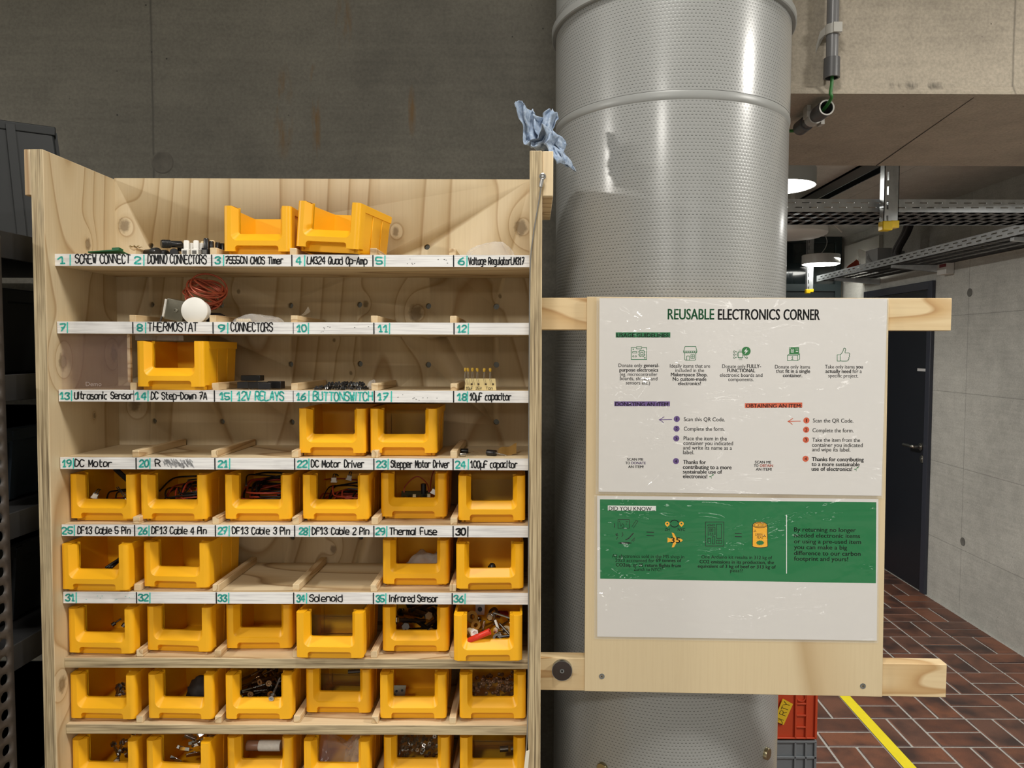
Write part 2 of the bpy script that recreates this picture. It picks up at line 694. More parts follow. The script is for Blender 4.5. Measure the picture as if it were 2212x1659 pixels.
def tile_mat():
    g = G('clay_tile', 0.5)
    r = g.island()
    base = g.ramp(r, (0.0, C(96, 62, 48)), (0.35, C(116, 74, 56)), (0.7, C(102, 72, 60)), (1.0, C(126, 80, 58)))
    p = g.pos()
    off = g.comb(g.math('MULTIPLY', r, 37.0), g.math('MULTIPLY', r, 11.0), 0.0)
    vv = g.node('VectorMath', operation='ADD')
    g.put(vv.inputs[0], g.vscale(p, (4.5, 4.5, 1)))
    g.put(vv.inputs[1], off)
    n = g.noise(vv.outputs[0], 1.0, 3, 0.55)
    c = g.mix(g.ramp(n, (0.44, 0.0), (0.64, 0.9)), base, C(54, 42, 40))
    f = g.noise(p, 220.0, 2, 0.6)
    c = g.mix(0.15, c, g.ramp(f, (0.3, (0, 0, 0, 1)), (0.7, (1, 1, 1, 1))), 'OVERLAY')
    g.set('Base Color', c)
    g.bump(f, 0.1, 0.001)
    return g.m


M_tile = tile_mat()

# ---------------------------------------------------------------- setting
# floor: clay tiles laid in pairs, in squares that turn by a quarter
mb = MB().mat(M_grout)
mb.box(-3.5, RX, -4.5, YE, -0.05, 0.0)
mb.mat(M_tile)
fx0 = atZ(1788, 1614, 0.0)
MOD = (atZ(2160, 1618, 0).x - fx0.x) / 3.0
ny0 = fx0.y
j_ = 0.0092


def tile(x0, x1, y0, y1):
    if x1 < -3.4 or x0 > RX - 0.002 or y1 > YE:
        return
    x1 = min(x1, RX - 0.004)
    if x1 - x0 < 0.02:
        return
    e, t = 0.0035, 0.004
    a = [mb.v((x, y, 0.0002)) for x, y in ((x0, y0), (x1, y0), (x1, y1), (x0, y1))]
    b = [mb.v((x, y, t)) for x, y in ((x0 + e, y0 + e), (x1 - e, y0 + e), (x1 - e, y1 - e), (x0 + e, y1 - e))]
    mb.face(b)
    for i in range(4):
        k = (i + 1) % 4
        mb.face([a[i], a[k], b[k], b[i]])


for i in range(-14, 9):
    for k in range(-12, 16):
        x0, y0 = fx0.x + i * MOD, ny0 + k * MOD
        h = j_ / 2
        if (i + k) % 2 == 0:
            tile(x0 + h, x0 + MOD - h, y0 + h, y0 + MOD / 2 - h)
            tile(x0 + h, x0 + MOD - h, y0 + MOD / 2 + h, y0 + MOD - h)
        else:
            tile(x0 + h, x0 + MOD / 2 - h, y0 + h, y0 + MOD - h)
            tile(x0 + MOD / 2 + h, x0 + MOD - h, y0 + h, y0 + MOD - h)
struct(mb.build('floor', sharp=30))

OPX = 0.25                                   # the opening starts behind the column
mb = MB().mat(M_wall)
mb.box(-3.5, OPX, WY, YB, 0, 3.15)
struct(mb.build('wall_back'))
# round tie hole in the wall
g_h = atY(351, 351, WY)
mb = MB().mat(plain('plugged_hole', C(84, 80, 72), 0.85, 0, 0.15, 60))
mb.lathe([(0.0245, 0.0), (0.0225, 0.0012), (0.0205, 0.0012), (0.0185, 0.0004), (0.0001, 0.0003)], (g_h.x, WY + 0.0002, g_h.z), (0, -1, 0), 32, False)
struct(mb.build('trim_1'))

mb = MB().mat(M_beam)
zt = atY(1950, 187, WY).z
mb.box(OPX, RX, WY, YB, ZL + 0.0, 3.15)
struct(mb.build('wall_beam'))
mb = MB().mat(M_beam)
mb.prism([(OPX, WY - 0.012, ZL - 0.001), (OPX, WY + 0.01, ZL - 0.001), (OPX, WY + 0.01, zt), (OPX, WY - 0.0015, zt)], (RX - OPX, 0, 0))
struct(mb.build('trim_2'))
# hairline crack on the underside
a, b = atZ(2105, 210, ZL - 0.0006), atZ(1893, 358, ZL - 0.0006)
mb = MB().mat(plain('crack', C(40, 36, 32), 0.9))
d = (b - a).cross(Vector((0, 0, 1))).normalized() * 0.0008
mb.poly([a - d, b - d * 2.5, b + d * 2.5, a + d])
struct(mb.build('trim_3'))

mb = MB().mat(M_right)
mb.box(RX, RX + 0.2, -4.5, YE, 0, 3.15)
wr = mb.build('wall_right')
struct(wr)
mb = MB().mat(plain('tie_hole', C(104, 103, 98), 0.85, 0, 0.15, 60))
for (x, y) in ((2095, 632), (2080, 1170)):
    q = atX(x, y, RX)
    mb.lathe([(0.026, 0.0), (0.026, 0.001), (0.022, 0.0016), (0.019, 0.0005), (0.0001, 0.0004)], (RX - 0.0005, q.y, q.z), (-1, 0, 0), 24, False)
struct(mb.build('trim_4'))
mb = MB().mat(M_right)
mb.box(-3.7, -3.5, -4.5, YB, 0, 3.15)
struct(mb.build('wall_left'))
mb = MB().mat(M_ceil)
mb.box(-3.5, RX, -4.5, WY, 3.15, 3.3)
struct(mb.build('ceiling'))
mb = MB().mat(M_ceil2)
mb.box(-1.5, RX + 0.2, YB, YE + 0.1, ZC, ZC + 0.15)
struct(mb.build('ceiling'))
mb = MB().mat(M_ceil)
mb.box(-1.5, RX + 0.2, YE, YE + 0.2, 0, ZC)
struct(mb.build('wall_end'))
mb = MB().mat(M_right)
mb.box(-1.6, -1.5, YB, YE, 0, ZC)
struct(mb.build('wall_passage_left'))

# dark glazed partition with a door at the end of the passage
xr = atY(1815, 560, YE - 0.03).x
zt2 = atY(1760, 622, YE - 0.03).z
gl = G('dark_glass', 0.12, 0.0, C(26, 36, 38))
gl.set('Coat Weight', 0.6)
mb = MB().mat(M_dark)
fr = 0.05
for (x0, x1, z0, z1) in ((xr - fr, xr, 0, ZC), (xr - 1.15, xr - 1.15 + fr, 0, ZC), (xr - 1.1, xr - fr, ZC - fr, ZC), (xr - 1.1, xr - fr, zt2 - 0.03, zt2 + 0.03)):
    mb.box(x0, x1, YE - 0.06, YE - 0.001, z0, z1)
win = struct(mb.build('window_1'))
mb = MB().mat(gl.m)
mb.box(xr - 1.1, xr - fr, YE - 0.04, YE - 0.03, zt2 + 0.03, ZC - fr)
mb.build('pane', win)
mb = MB().mat(plain('door_leaf_dark', C(34, 42, 44), 0.4))
mb.box(xr - 1.1, xr - fr, YE - 0.045, YE - 0.02, 0.005, zt2 - 0.03)
mb.build('door_leaf', win)

# dark steel door in the right wall
dy0, dy1 = atX(2012, 950, RX).y, atX(1872, 640, RX).y
dz = atX(2019, 606, RX).z
M_frame = plain('door_frame_paint', C(52, 55, 66), 0.42)
M_leaf = plain('door_leaf_paint', C(30, 33, 40), 0.36, 0, 0.05, 4)
M_steel = plain('brushed_steel', C(190, 188, 182), 0.28, 1.0)
mb = MB().mat(M_frame)
t = 0.055
mb.box(RX - 0.025, RX - 0.001, dy0, dy0 + t, 0, dz)
mb.box(RX - 0.025, RX - 0.001, dy1 - t, dy1, 0, dz)
mb.box(RX - 0.025, RX - 0.001, dy0 + t, dy1 - t, dz - t, dz)
door = struct(mb.build('door_1', bevel=0.003))
mb = MB().mat(M_leaf)
mb.box(RX - 0.012, RX - 0.001, dy0 + t + 0.004, dy1 - t - 0.004, 0.008, dz - t - 0.004)
mb.build('door_leaf', door)
q = atX(1990, 965, RX - 0.012)
mb = MB().mat(M_steel)
mb.lathe([(0.026, 0), (0.026, 0.008), (0.011, 0.009), (0.011, 0.05)], (RX - 0.012, q.y, q.z), (-1, 0, 0), 20)
mb.tube(smooth_path([(RX - 0.06, q.y, q.z), (RX - 0.068, q.y + 0.02, q.z), (RX - 0.068, q.y + 0.13, q.z - 0.002)], 6), 0.011, 12)
mb.build('door_handle', door)
q2 = atX(1993, 992, RX - 0.012)
mb = MB().mat(M_steel)
mb.lathe([(0.026, 0), (0.026, 0.007), (0.02, 0.009), (0.009, 0.009), (0.008, 0.014)], (RX - 0.012, q2.y, q2.z), (-1, 0, 0), 20)
mb.build('lock_cylinder', door)
q3 = atX(1991, 799, RX - 0.012)
mb = MB().mat(plain('plate_white', C(205, 205, 205), 0.4))
mb.box(RX - 0.0135, RX - 0.012, q3.y - 0.055, q3.y + 0.055, q3.z - 0.009, q3.z + 0.009)
mb.build('name_plate', door)

# yellow floor tape
mb = MB().mat(plain('yellow_tape', C(240, 222, 40), 0.5, 0, 0.03, 30))
ta, tb, tc, td = [atZ(x, y, 0.0052) for x, y in ((1818.5, 1509), (1841, 1509), (1980.8, 1659), (1952.7, 1659))]
far = (ta - td) * 2.2
near = (td - ta) * 1.2
mb.poly([td + near, tc + near, tb + far, ta + far])
tape = mb.build('floor_tape')
tag(tape, 'yellow marking tape stuck along the clay tile floor', 'tape')


VIEW = SHELF_VIEW
BEFORE = set(bpy.data.objects)


# ---------------------------------------------------------------- plywood shelf unit
LITE, MID, DARK = C(210, 192, 158), C(198, 177, 140), C(170, 142, 104)
M_pineX = pine('pine_ply_shelf', 'X', C(220, 202, 168), C(204, 180, 140), C(150, 120, 84), 5.3, knots=False, scale=7.0)
M_stick = pine('pine_stick', 'Y', C(224, 202, 164), C(204, 176, 134), C(166, 132, 92), 2.0, scale=26, freq=20, knots=False, stretch=0.06)
M_edgeX = plyedge('ply_edge_upright', 'X', 'Z', C(204, 186, 150), C(166, 146, 112), C(92, 76, 54))
M_edgeZ = plyedge('ply_edge_shelf', 'Z', 'X', C(204, 186, 150), C(170, 152, 118), C(100, 84, 62))


def strip_mat():
    g = G('white_painted_edge', 0.35)
    f = g.noise(g.vscale(g.coord(), (14, 60, 420)), 1.0, 3, 0.6)
    k = g.noise(g.coord(), 22, 3, 0.6)
    c = g.ramp(f, (0.3, C(208, 206, 206)), (0.55, C(240, 239, 238)))
    c = g.mix(g.ramp(k, (0.56, 0.0), (0.8, 0.3)), c, C(168, 166, 168))
    return g.set('Base Color', c).m


M_strip = strip_mat()
M_ink = plain('black_marker', C(20, 20, 24), 0.55)
M_teal = plain('teal_marker', C(70, 200, 188), 0.5)
M_smear = plain('wiped_marker', C(178, 178, 180), 0.5, 0, 0.15, 90)

YP, YS, YK = 1.0, 1.0215, 1.170              # fronts of panels and shelves, face of the back panel
XL0, XL1 = -0.6715, -0.6545                  # left panel
XR0, XR1 = -0.0045, 0.0125                   # right panel
ZTOP = atY(1160, 325, YP).z
kn = [(atY(x, y, YK).x, atY(x, y, YK).z, r) for x, y, r in ((268, 487, 0.010), (1125, 492, 0.011), (898, 676, 0.013), (515, 630, 0.0035), (790, 657, 0.005), (722, 735, 0.003), (758, 806, 0.003), (720, 1187, 0.006), (292, 873, 0.010), (1080, 640, 0.0035), (855, 500, 0.006))]
M_pineZ2 = pine('pine_ply_back', 'Z', LITE, MID, DARK, 11.7, freq=60, scale=3.0, knots=kn, stretch=0.2)
kn = [(atX(x, y, XL1).y, atX(x, y, XL1).z, r) for x, y, r in ((190, 528, 0.008), (136, 782, 0.011), (247, 765, 0.012), (204, 898, 0.004), (134, 1478, 0.010))]
M_pineZ = pine('pine_ply_upright', 'Z', LITE, MID, DARK, 3.1, freq=70, knots=kn, kax='Y', stretch=0.14)
rows = [551, 697, 844, 990, 1135, 1280, 1423, 1566, 1709]
SZ = [atY(640, y, YS).z for y in rows]       # tops of the shelves
TH = 0.0153

unit = thing('shelf_unit', 'plywood shelf unit of open compartments with handwritten white edges', 'shelf', ((XL0 + XR1) / 2, 1.09, 0))


def side(x0, x1):
    mb = MB().mat(M_pineZ)
    mb.box(x0, x1, YP, YK + 0.016, 0, ZTOP, front=M_edgeX)
    return wpart(mb, 'side_panel', unit, bevel=0.0012)


side(XL0, XL1)
side(XR0, XR1)


# back panel with drilled peg holes
def drilled():
    mb = MB().mat(M_pineZ2)
    zt_ = atY(640, 386, YK).z
    mb.box(XL1 - 0.0005, XR0 + 0.0005, YK, YK + 0.016, 0, zt_)
    body = mb.build('back_panel')
    hb = MB().mat(M_pineZ2)
    pts = [(325, 530), (922, 533), (327, 658), (477, 659), (627, 660), (776, 658), (925, 661), (1072, 662),
           (627, 787), (777, 786), (925, 788), (1072, 788), (332, 910), (479, 911), (630, 912), (776, 912), (925, 912), (1072, 912),
           (630, 1162), (778, 1161)]
    for (x, y) in pts:
        p = atY(x, y, YK)
        hb.cyl((p.x, YK - 0.02, p.z), (p.x, YK + 0.04, p.z), 0.0047, 20)
    cut = hb.build('cutter')
    md = body.modifiers.new('holes', 'BOOLEAN')
    md.operation = 'DIFFERENCE'
    md.object = cut
    md.solver = 'EXACT'
    dg = bpy.context.evaluated_depsgraph_get()
    me = bpy.data.meshes.new_from_object(body.evaluated_get(dg))
    body.modifiers.clear()
    body.data = me
    bpy.data.objects.remove(cut)
    body.parent = unit
    body.location = -Vector(unit.location)


drilled()

# battens on the outer faces of the panels, running front to back
M_batten = pine('pine_batten_end', 'Z', C(226, 206, 170), C(206, 178, 136), C(150, 116, 78), 8.2, scale=9, freq=22, knots=False)
for (x0, x1, xt, yt, yb) in ((XR1 + 0.0003, XR1 + 0.0147, 1180, 326, 424), (XL0 - 0.0105, XL0 - 0.0003, 62, 322, 422)):
    za, zb = atY(xt, yb, YP + 0.003).z, atY(xt, yt, YP + 0.003).z
    mb = MB().mat(M_batten)
    mb.box(x0, x1, YP + 0.003, YK + 0.01, za, zb)
    wpart(mb, 'side_batten', unit, bevel=0.0012)

words_ = [
    # number, (x0,x1), bar x, colour of number, text, (x0,x1), colour, closing black bar x
    [('1', 127, 143, 153, 'SCREW CONNECT', 164, 281, 0, None), ('2', 292, 304, 312, 'DOMINO CONNECTORS', 320, 446, 0, 458), ('3', 465, 476, 484, '7555CN CMOS Timer', 488, 612, 0, 631),
     ('4', 641, 651, 659, 'LM324 Quad Op-Amp', 664, 793, 0, 806), ('5', 813, 825, 832, None, 0, 0, 0, 980), ('6', 991, 1003, 1009, 'Voltage RegulatorLM317', 1013, 1132, 0, None)],
    [('7', 131, 142, 147, None, 0, 0, 0, 288), ('8', 298, 308, 316, 'THERMOSTAT', 321, 427, 0, 461), ('9', 472, 484, 493, 'CONNECTORS', 500, 589, 0, 634),
     ('10', 642, 662, 667, None, 0, 0, 0, 808), ('11', 818, 838, 842, None, 0, 0, 0, 981), ('12', 988, 1006, 1012, None, 0, 0, 0, None)],
    [('13', 131, 150, 156, 'Ultrasonic Sensor', 162, 288, 0, 290), ('14', 294, 316, 321, 'DC Step-Down 7A', 327, 447, 0, 464), ('15', 476, 496, 501, '12V RELAYS', 513, 613, 1, 634),
     ('16', 641, 660, 668, 'BUTTONSWITCH', 677, 805, 1, 809), ('17', 817, 837, 846, None, 0, 0, 0, 980), ('18', 989, 1007, 1010, '10\u00b5F capacitor', 1015, 1104, 0, None)],
    [('19', 136, 154, 160, 'DC Motor', 163, 242, 0, 295), ('20', 302, 321, 325, 'R', 337, 347, 0, 465), ('21', 472, 492, 497, None, 0, 0, 0, 637),
     ('22', 643, 663, 668, 'DC Motor Driver', 673, 787, 0, 808), ('23', 814, 834, 839, 'Stepper Motor Driver', 845, 971, 0, 979), ('24', 985, 1005, 1012, '100\u00b5F capacitor', 1017, 1117, 0, None)],
    [('25', 136, 157, 162, 'DF13 Cable 5 Pin', 169, 282, 0, 292), ('26', 300, 318, 323, 'DF13 Cable 4 Pin', 329, 446, 0, 466), ('27', 472, 491, 496, 'DF13 Cable 3 Pin', 503, 626, 0, 637),
     ('28', 647, 664, 669, 'DF13 Cable 2 Pin', 675, 797, 0, 808), ('29', 812, 831, 836, 'Thermal Fuse', 842, 943, 0, 979), ('30', 985, 1005, 1011, None, 0, 0, 0, None)],
    [('31', 143, 162, 166, None, 0, 0, 0, 296), ('32', 301, 321, 325, None, 0, 0, 0, 468), ('33', 472, 490, 495, None, 0, 0, 0, 635),
     ('34', 642, 658, 663, 'Solenoid', 669, 739, 0, 807), ('35', 813, 830, 834, 'Infrared Sensor', 842, 946, 0, 977), ('36', 981, 1000, 1005, None, 0, 0, 0, None)],
]
sticks_px = [[280, 455, 626, 800, 970], [281, 454, 628, 801, 972], [282, 458, 630, 802, 973], [287, 457, 630, 802, 973], [287, 459, 631, 802, 973],
             [290, 461, 632, 801, 971], [295, 464, 633, 801, 971], [295, 465, 634, 803, 971], [297, 466, 635, 803, 971]]
MPX = YS / F
for r, z in enumerate(SZ):
    white = r < 6
    mb = MB().mat(M_pineX)
    mb.box(XL1, XR0, YS, YK, z - (TH if white else 0.0139), z, front=M_edgeZ)
    board = wpart(mb, 'shelf_board', unit, bevel=0.0008)
    # divider sticks
    for px in sticks_px[r]:
        p = atY(px, rows[r] - 6, YS + 0.005)
        y0 = YS + rnd.uniform(0.002, 0.006)
        mb = MB().mat(M_stick)
        mb.box(p.x, p.x + 0.0092, y0, YK - 0.004, z + 0.0002, z + 0.0102)
        wpart(mb, 'divider_stick', unit, bevel=0.0007)
    if not white:
        continue
    x_l = XL1 + (0.0 if r < 1 else 0.001)
    mb = MB().mat(M_strip)
    mb.box(x_l, XR0, YS - 0.0009, YS - 0.0001, z - TH - 0.0004, z + 0.0006)
    mb.build('label_strip', board)
    for (num, n0, n1, bar, txt, t0, t1, tc_, blk) in words_[r]:
        yw = YS - 0.0012
        ypix = rows[r] + 13
        X = lambda px: atY(px, ypix, YS).x
        mb = MB().mat(M_ink if num == '30' else M_teal)
        scrawl(mb, num, X(n0), X(n1), z - TH * 0.80, TH * 0.58, 0.0022, yw, 0.2)
        mb.stroke([(X(bar), z - TH * 0.06), (X(bar) - 0.0003, z - TH * 0.95)], 0.0017, yw)
        if txt:
            mb.mat(M_teal if tc_ else M_ink)
            big = txt.upper() == txt
            scrawl(mb, txt, X(t0), X(t1), z - TH * (0.86 if tc_ else 0.78), TH * (0.74 if big and len(txt) > 1 else 0.6), 0.0016 if not tc_ else 0.0020, yw, 0.2)
        if num in ('5', '17', '10', '31'):
            mb.mat(M_ink if num != '31' else M_teal)
            for k in range(9):
                fx = X(bar + 12 + rnd.random() * 130)
                fz = z - TH * rnd.uniform(0.3, 0.85)
                mb.stroke([(fx, fz), (fx + rnd.uniform(0.0005, 0.0015), fz + rnd.uniform(-0.0004, 0.0004))], 0.0006, yw)
        if num == '20':
            mb.mat(M_smear)
            for k in range(60):
                fx = X(354 + 62 * (k / 60))
                fz = z - TH * rnd.uniform(0.10, 0.55)
                mb.stroke([(fx, fz), (fx + rnd.uniform(0.001, 0.004), fz - rnd.uniform(0.003, 0.006))], 0.0016, yw + 0.0002)
        if blk:
            mb.mat(M_ink)
            mb.stroke([(X(blk), z - 0.0004), (X(blk), z - TH * 0.97)], 0.0017 if blk not in (290, 634) else 0.0008, yw)
        mb.build('handwritten_label', board)

# steel wire hung from an eyelet on the right panel
wire = thing('steel_wire', 'thin steel wire hanging from an eyelet on the right side panel', 'wire', tuple(atY(1172, 381, YP - 0.004)))
M_zinc = plain('zinc', C(170, 170, 170), 0.35, 1.0)
Q = lambda x, y, Y=YP - 0.004: atY(x, y, Y)
pts = [Q(1170, 398), Q(1163, 440), Q(1153, 500), Q(1146, 560), Q(1144, 640), Q(1143.5, 720), Q(1143, 800), Q(1142, 1000), Q(1141.5, 1300), Q(1140.5, 1500), Q(1138, 1600), Q(1134, 1640)]
mb = MB().mat(M_zinc)
mb.tube(smooth_path(pts, 8), 0.0008, 8)
wpart(mb, 'wire_rope', wire)
mb = MB().mat(M_zinc)
e = Q(1172, 381)
ring = [(e.x + 0.0033 * math.cos(t * math.pi / 8), e.y, e.z + 0.0033 * math.sin(t * math.pi / 8)) for t in range(16)]
mb.tube(ring, 0.0015, 8, True)
mb.cyl((e.x, YP - 0.0002, e.z), (e.x, YP - 0.006, e.z), 0.0017, 12)
wpart(mb, 'eyelet', wire)
mb = MB().mat(M_zinc)
a, b = Q(1171, 388), Q(1167.5, 404)
mb.cyl(a, b, 0.0026, 12)
wpart(mb, 'crimp_sleeve', wire)
mb = MB().mat(plain('paper_tag', C(228, 220, 200), 0.7))
a = Q(1136, 1630, YP - 0.006)
mb.prism([(a.x - 0.004, a.y, a.z - 0.032), (a.x + 0.002, a.y, a.z - 0.032), (a.x + 0.005, a.y, a.z + 0.006), (a.x, a.y, a.z + 0.004)], (0, 0.0012, 0))
wpart(mb, 'paper_tag', wire)


# ---------------------------------------------------------------- yellow storage bins
def plastic(name, col, rough=0.38, sss=0.0):
    g = G(name, rough, 0, col)
    n = g.noise(g.coord(), 900, 2, 0.6)
    g.bump(n, 0.06, 0.0003)
    if sss:
        g.set('Subsurface Weight', sss)
        g.set('Subsurface Radius', (0.01, 0.005, 0.001))
        g.set('Subsurface Scale', 0.3)
    return g.m


M_yel = plastic('yellow_plastic', C(248, 182, 22), 0.42)
BW, BD, BH = 0.0945, 0.105, 0.0675


def make_bin():
    t = thing('storage_bin', 'yellow bin', 'bin')
    w = BW / 2
    mb = MB().mat(M_yel)
    tw = 0.0018
    y0 = 0.011
    for s in (-1, 1):
        def X(v):
            return s * v
        # side wall, leaning out a little
        mb.hexa([(X(w - .004), y0, 0), (X(w - .004 - tw), y0, 0), (X(w - .004 - tw), BD - .003, 0), (X(w - .004), BD - .003, 0)],
                [(X(w - .0015), y0, BH), (X(w - .0015 - tw), y0, BH), (X(w - .0015 - tw), BD - .001, BH), (X(w - .0015), BD - .001, BH)])
        # rim band and ribs
        mb.hexa([(X(w - .0017), .016, BH - .010), (X(w - .0005), .016, BH - .010), (X(w - .0005), BD, BH - .010), (X(w - .0017), BD, BH - .010)],
                [(X(w - .0015), .016, BH), (X(w), .016, BH), (X(w), BD, BH), (X(w - .0015), BD, BH)])
        for yy in (.045, .075):
            mb.hexa([(X(w - .0036), yy, .001), (X(w - .0028), yy, .001), (X(w - .0028), yy + .002, .001), (X(w - .0036), yy + .002, .001)],
                    [(X(w - .0019), yy, BH - .010), (X(w - .0009), yy, BH - .010), (X(w - .0009), yy + .002, BH - .010), (X(w - .0019), yy + .002, BH - .010)])
    mb.hexa([(-w + .005, BD - .005, 0), (w - .005, BD - .005, 0), (w - .005, BD - .003, 0), (-w + .005, BD - .003, 0)],
            [(-w + .0025, BD - .003, BH), (w - .0025, BD - .003, BH), (w - .0025, BD - .001, BH), (-w + .0025, BD - .001, BH)])
    mb.box(-w + .001, w - .001, BD - .0012, BD, BH - .010, BH)
    mb.box(-w + .0045, w - .0045, y0 + .001, BD - .004, 0.001, 0.0032)
    mb.box(-w + .0045, w - .0045, y0 - .0005, y0 + .0015, 0.0, 0.029)
    mb.build('body', t, bevel=0.0005, bseg=1)

    # front frame: flat U with inner slopes, feet and an arch
    mb = MB().mat(M_yel)
    a, b = w - .0115, w - .0175
    zb, zi, yi = .0198, .0305, .0105
    xo, xl, zl, za = w - .0062, w - .0168, .0052, .0132
    r1, r2, ra = .0085, .0028, .004
    n = 8

    def upath(hx, zz, r, y, drop=0.0):
        p = [(-hx, y, BH - drop)]
        p += [(x, y, z) for x, z in arc(-hx + r, zz + r, r, 180, 270, n)]
        p += [(x, y, z) for x, z in arc(hx - r, zz + r, r, 270, 360, n)]
        return p + [(hx, y, BH - drop)]
    P1 = upath(a, zb, r1, 0)
    # a soft step just inside the front edge
    P1b = [((x * (1 - .02)), .0012, z + (.0008 if z < BH - 1e-6 else 0)) for x, y, z in P1]
    P2 = upath(b, zi, r2, yi, .0025)
    P3 = upath(b, zi, r2, yi + .004, .0025)
    arch = [(xl, 0, zl)] + [(x, 0, z) for x, z in arc(xl - ra, za - ra, ra, 0, 90, 5)]
    arch += [(x, 0, z) for x, z in arc(-xl + ra, za - ra, ra, 90, 180, 5)] + [(-xl, 0, zl)]
    front = [(-xo, 0, BH), (-xo, 0, zl)] + arch[::-1] + [(xo, 0, zl), (xo, 0, BH)] + P1[::-1]
    mb.poly(front)
    for A_, B_ in ((P1, P1b), (P1b, P2), (P2, P3)):
        va, vb = [mb.v(p) for p in A_], [mb.v(p) for p in B_]
        for i in range(len(A_) - 1):
            mb.face([va[i], va[i + 1], vb[i + 1], vb[i]], True)
    va, vb = [mb.v(p) for p in arch], [mb.v((x, .011, z)) for x, y, z in arch]
    for i in range(len(arch) - 1):
        mb.face([va[i], va[i + 1], vb[i + 1], vb[i]], True)
    for s in (-1, 1):
        prof = [(s * xo, 0)] + [(s * (xo + .0062 * math.sin(R(q))), .0062 * (1 - math.cos(R(q)))) for q in range(15, 91, 15)] + [(s * w, .0175)]
        va, vb = [mb.v((x, y, BH)) for x, y in prof], [mb.v((x, y, zl + (0.0015 if y > .006 else 0))) for x, y in prof]
        for i in range(len(prof) - 1):
            mb.face([va[i], va[i + 1], vb[i + 1], vb[i]], True)
        mb.poly([(s * a, 0, BH)] + [(x, y, BH) for x, y in prof] + [(s * (b + .004), .0175, BH), (s * (b + .0045), yi * .8, BH), (s * (b + .0045), yi * .5, BH)])
        mb.poly([(s * xl, 0, zl)] + [(x, y, zl + (0.0015 if y > .006 else 0)) for x, y in prof] + [(s * xl, .0175, zl)])
        mb.poly([(s * w, .0175, zl), (s * w, .0175, BH), (s * (b), .0175, BH), (s * (b), .0175, zl)])
        # low step at the inner side of the post top
        mb.poly([(s * a * .98, .0012, BH), (s * b, yi, BH - .0025), (s * b, yi + .004, BH - .0025), (s * (b + .0045), yi + .004, BH - .001), (s * (b + .0045), yi * .5, BH - .0005)])
    mb.build('front_frame', t, sharp=30)
    for s in (-1, 1):
        mb = MB().mat(M_yel)
        mb.box(s * .0385 - .0012, s * .0385 + .0012, .0105, .0135, 0, .009)
        mb.build('foot', t)
    return t


ORD = ['leftmost', 'second from left', 'third from left', 'fourth from left', 'fifth from left', 'rightmost']
proto = make_bin()
used_bin = [False]
BIN = {}


def place_bin(key, xl, xr, ybot, shelf, label, yaw=0.0, at=None):
    """xl, xr: its outline in the photo; ybot: where its feet end; SHELF: index of the shelf it stands on"""
    z = SZ[shelf] + 0.0004
    zf = z + 0.0052
    Y = at or atZ((xl + xr) / 2, ybot, zf).y
    x = atY(xl, ybot, Y + 0.004).x + BW / 2
    c_, s_ = math.cos(R(yaw)), math.sin(R(yaw))
    left = min(-BW / 2 * c_, -BW / 2 * c_ - BD * s_) if True else 0
    right = max(BW / 2 * c_, BW / 2 * c_ - BD * s_)
    x = max(x, XL1 + 0.0008 - left)
    x = min(x, XR0 - 0.0008 - right)
    loc = (x, Y, z)
    rot = (0, 0, R(yaw))
    if not used_bin[0]:
        used_bin[0] = True
        b = proto
        b.location, b.rotation_euler = loc, rot
        b['label'] = label
    else:
        b = dup(proto, label, None, loc, rot)
    b['group'] = 'yellow bins in the shelf'
    BIN[key] = b
    return b


place_bin('14', 295, 455, 831.6, 2, 'yellow bin standing above the shelf label DC Step-Down', -3, 1.012)
place_bin('22', 646, 796, 978.5, 3, 'yellow bin standing above the shelf label DC Motor Driver', -1)
place_bin('23', 800, 965, 978.5, 3, 'yellow bin standing above the shelf label Stepper Motor Driver')
place_bin('25', 141, 295, 1120, 4, 'yellow bin of black cables above the shelf label numbered twenty-five', -2)
place_bin('26', 304.6, 457, 1121, 4, 'yellow bin of cables above the shelf label numbered twenty-six', -1)
place_bin('27', 486.6, 637, 1121, 4, 'yellow bin of tangled cables above the shelf label numbered twenty-seven')
place_bin('28', 653.7, 804, 1121, 4, 'yellow bin of cables above the shelf label numbered twenty-eight', -1)
place_bin('29', 823, 967.5, 1116, 4, 'yellow bin above the shelf label Thermal Fuse')
place_bin('30', 990, 1136.5, 1123.6, 4, 'empty yellow bin above the shelf label numbered thirty', 1)
place_bin('31', 124, 280, 1273.6, 5, 'yellow bin pulled forward above the shelf label numbered thirty-one', -2)
place_bin('32', 309.5, 457, 1267.6, 5, 'empty yellow bin above the shelf label numbered thirty-two', -3)
place_bin('35', 827, 972, 1261, 5, 'yellow bin above the shelf label Infrared Sensor')
place_bin('36', 986, 1133.5, 1271, 5, 'yellow bin above the shelf label numbered thirty-six', 2)
place_bin('a1', 142, 296.5, 1410.5, 6, 'yellow bin under the shelf label numbered thirty-one', -2)
place_bin('a2', 316, 467, 1405.6, 6, 'yellow bin with a clear bag under the shelf label numbered thirty-two', -4)
place_bin('a3', 490, 637.7, 1399.7, 6, 'yellow bin pushed back under the shelf label numbered thirty-three', 1)
place_bin('a4', 640, 791, 1420.6, 6, 'yellow bin pulled forward under the shelf label Solenoid', -1)
place_bin('a5', 826.5, 971.6, 1406, 6, 'yellow bin of thick screws under the shelf label Infrared Sensor')
place_bin('a6', 980.5, 1130, 1427, 6, 'yellow bin of mixed hardware with a red wall plug on top', 1)
place_bin('b1', 148, 303, 1552.4, 7, 'leftmost yellow bin in the row with long wood screws', -2)
place_bin('b2', 320, 472, 1552.4, 7, 'yellow bin with a dark lump, left of the bin of long wood screws', -2)
place_bin('b3', 488, 637, 1553, 7, 'yellow bin heaped with long dark wood screws')
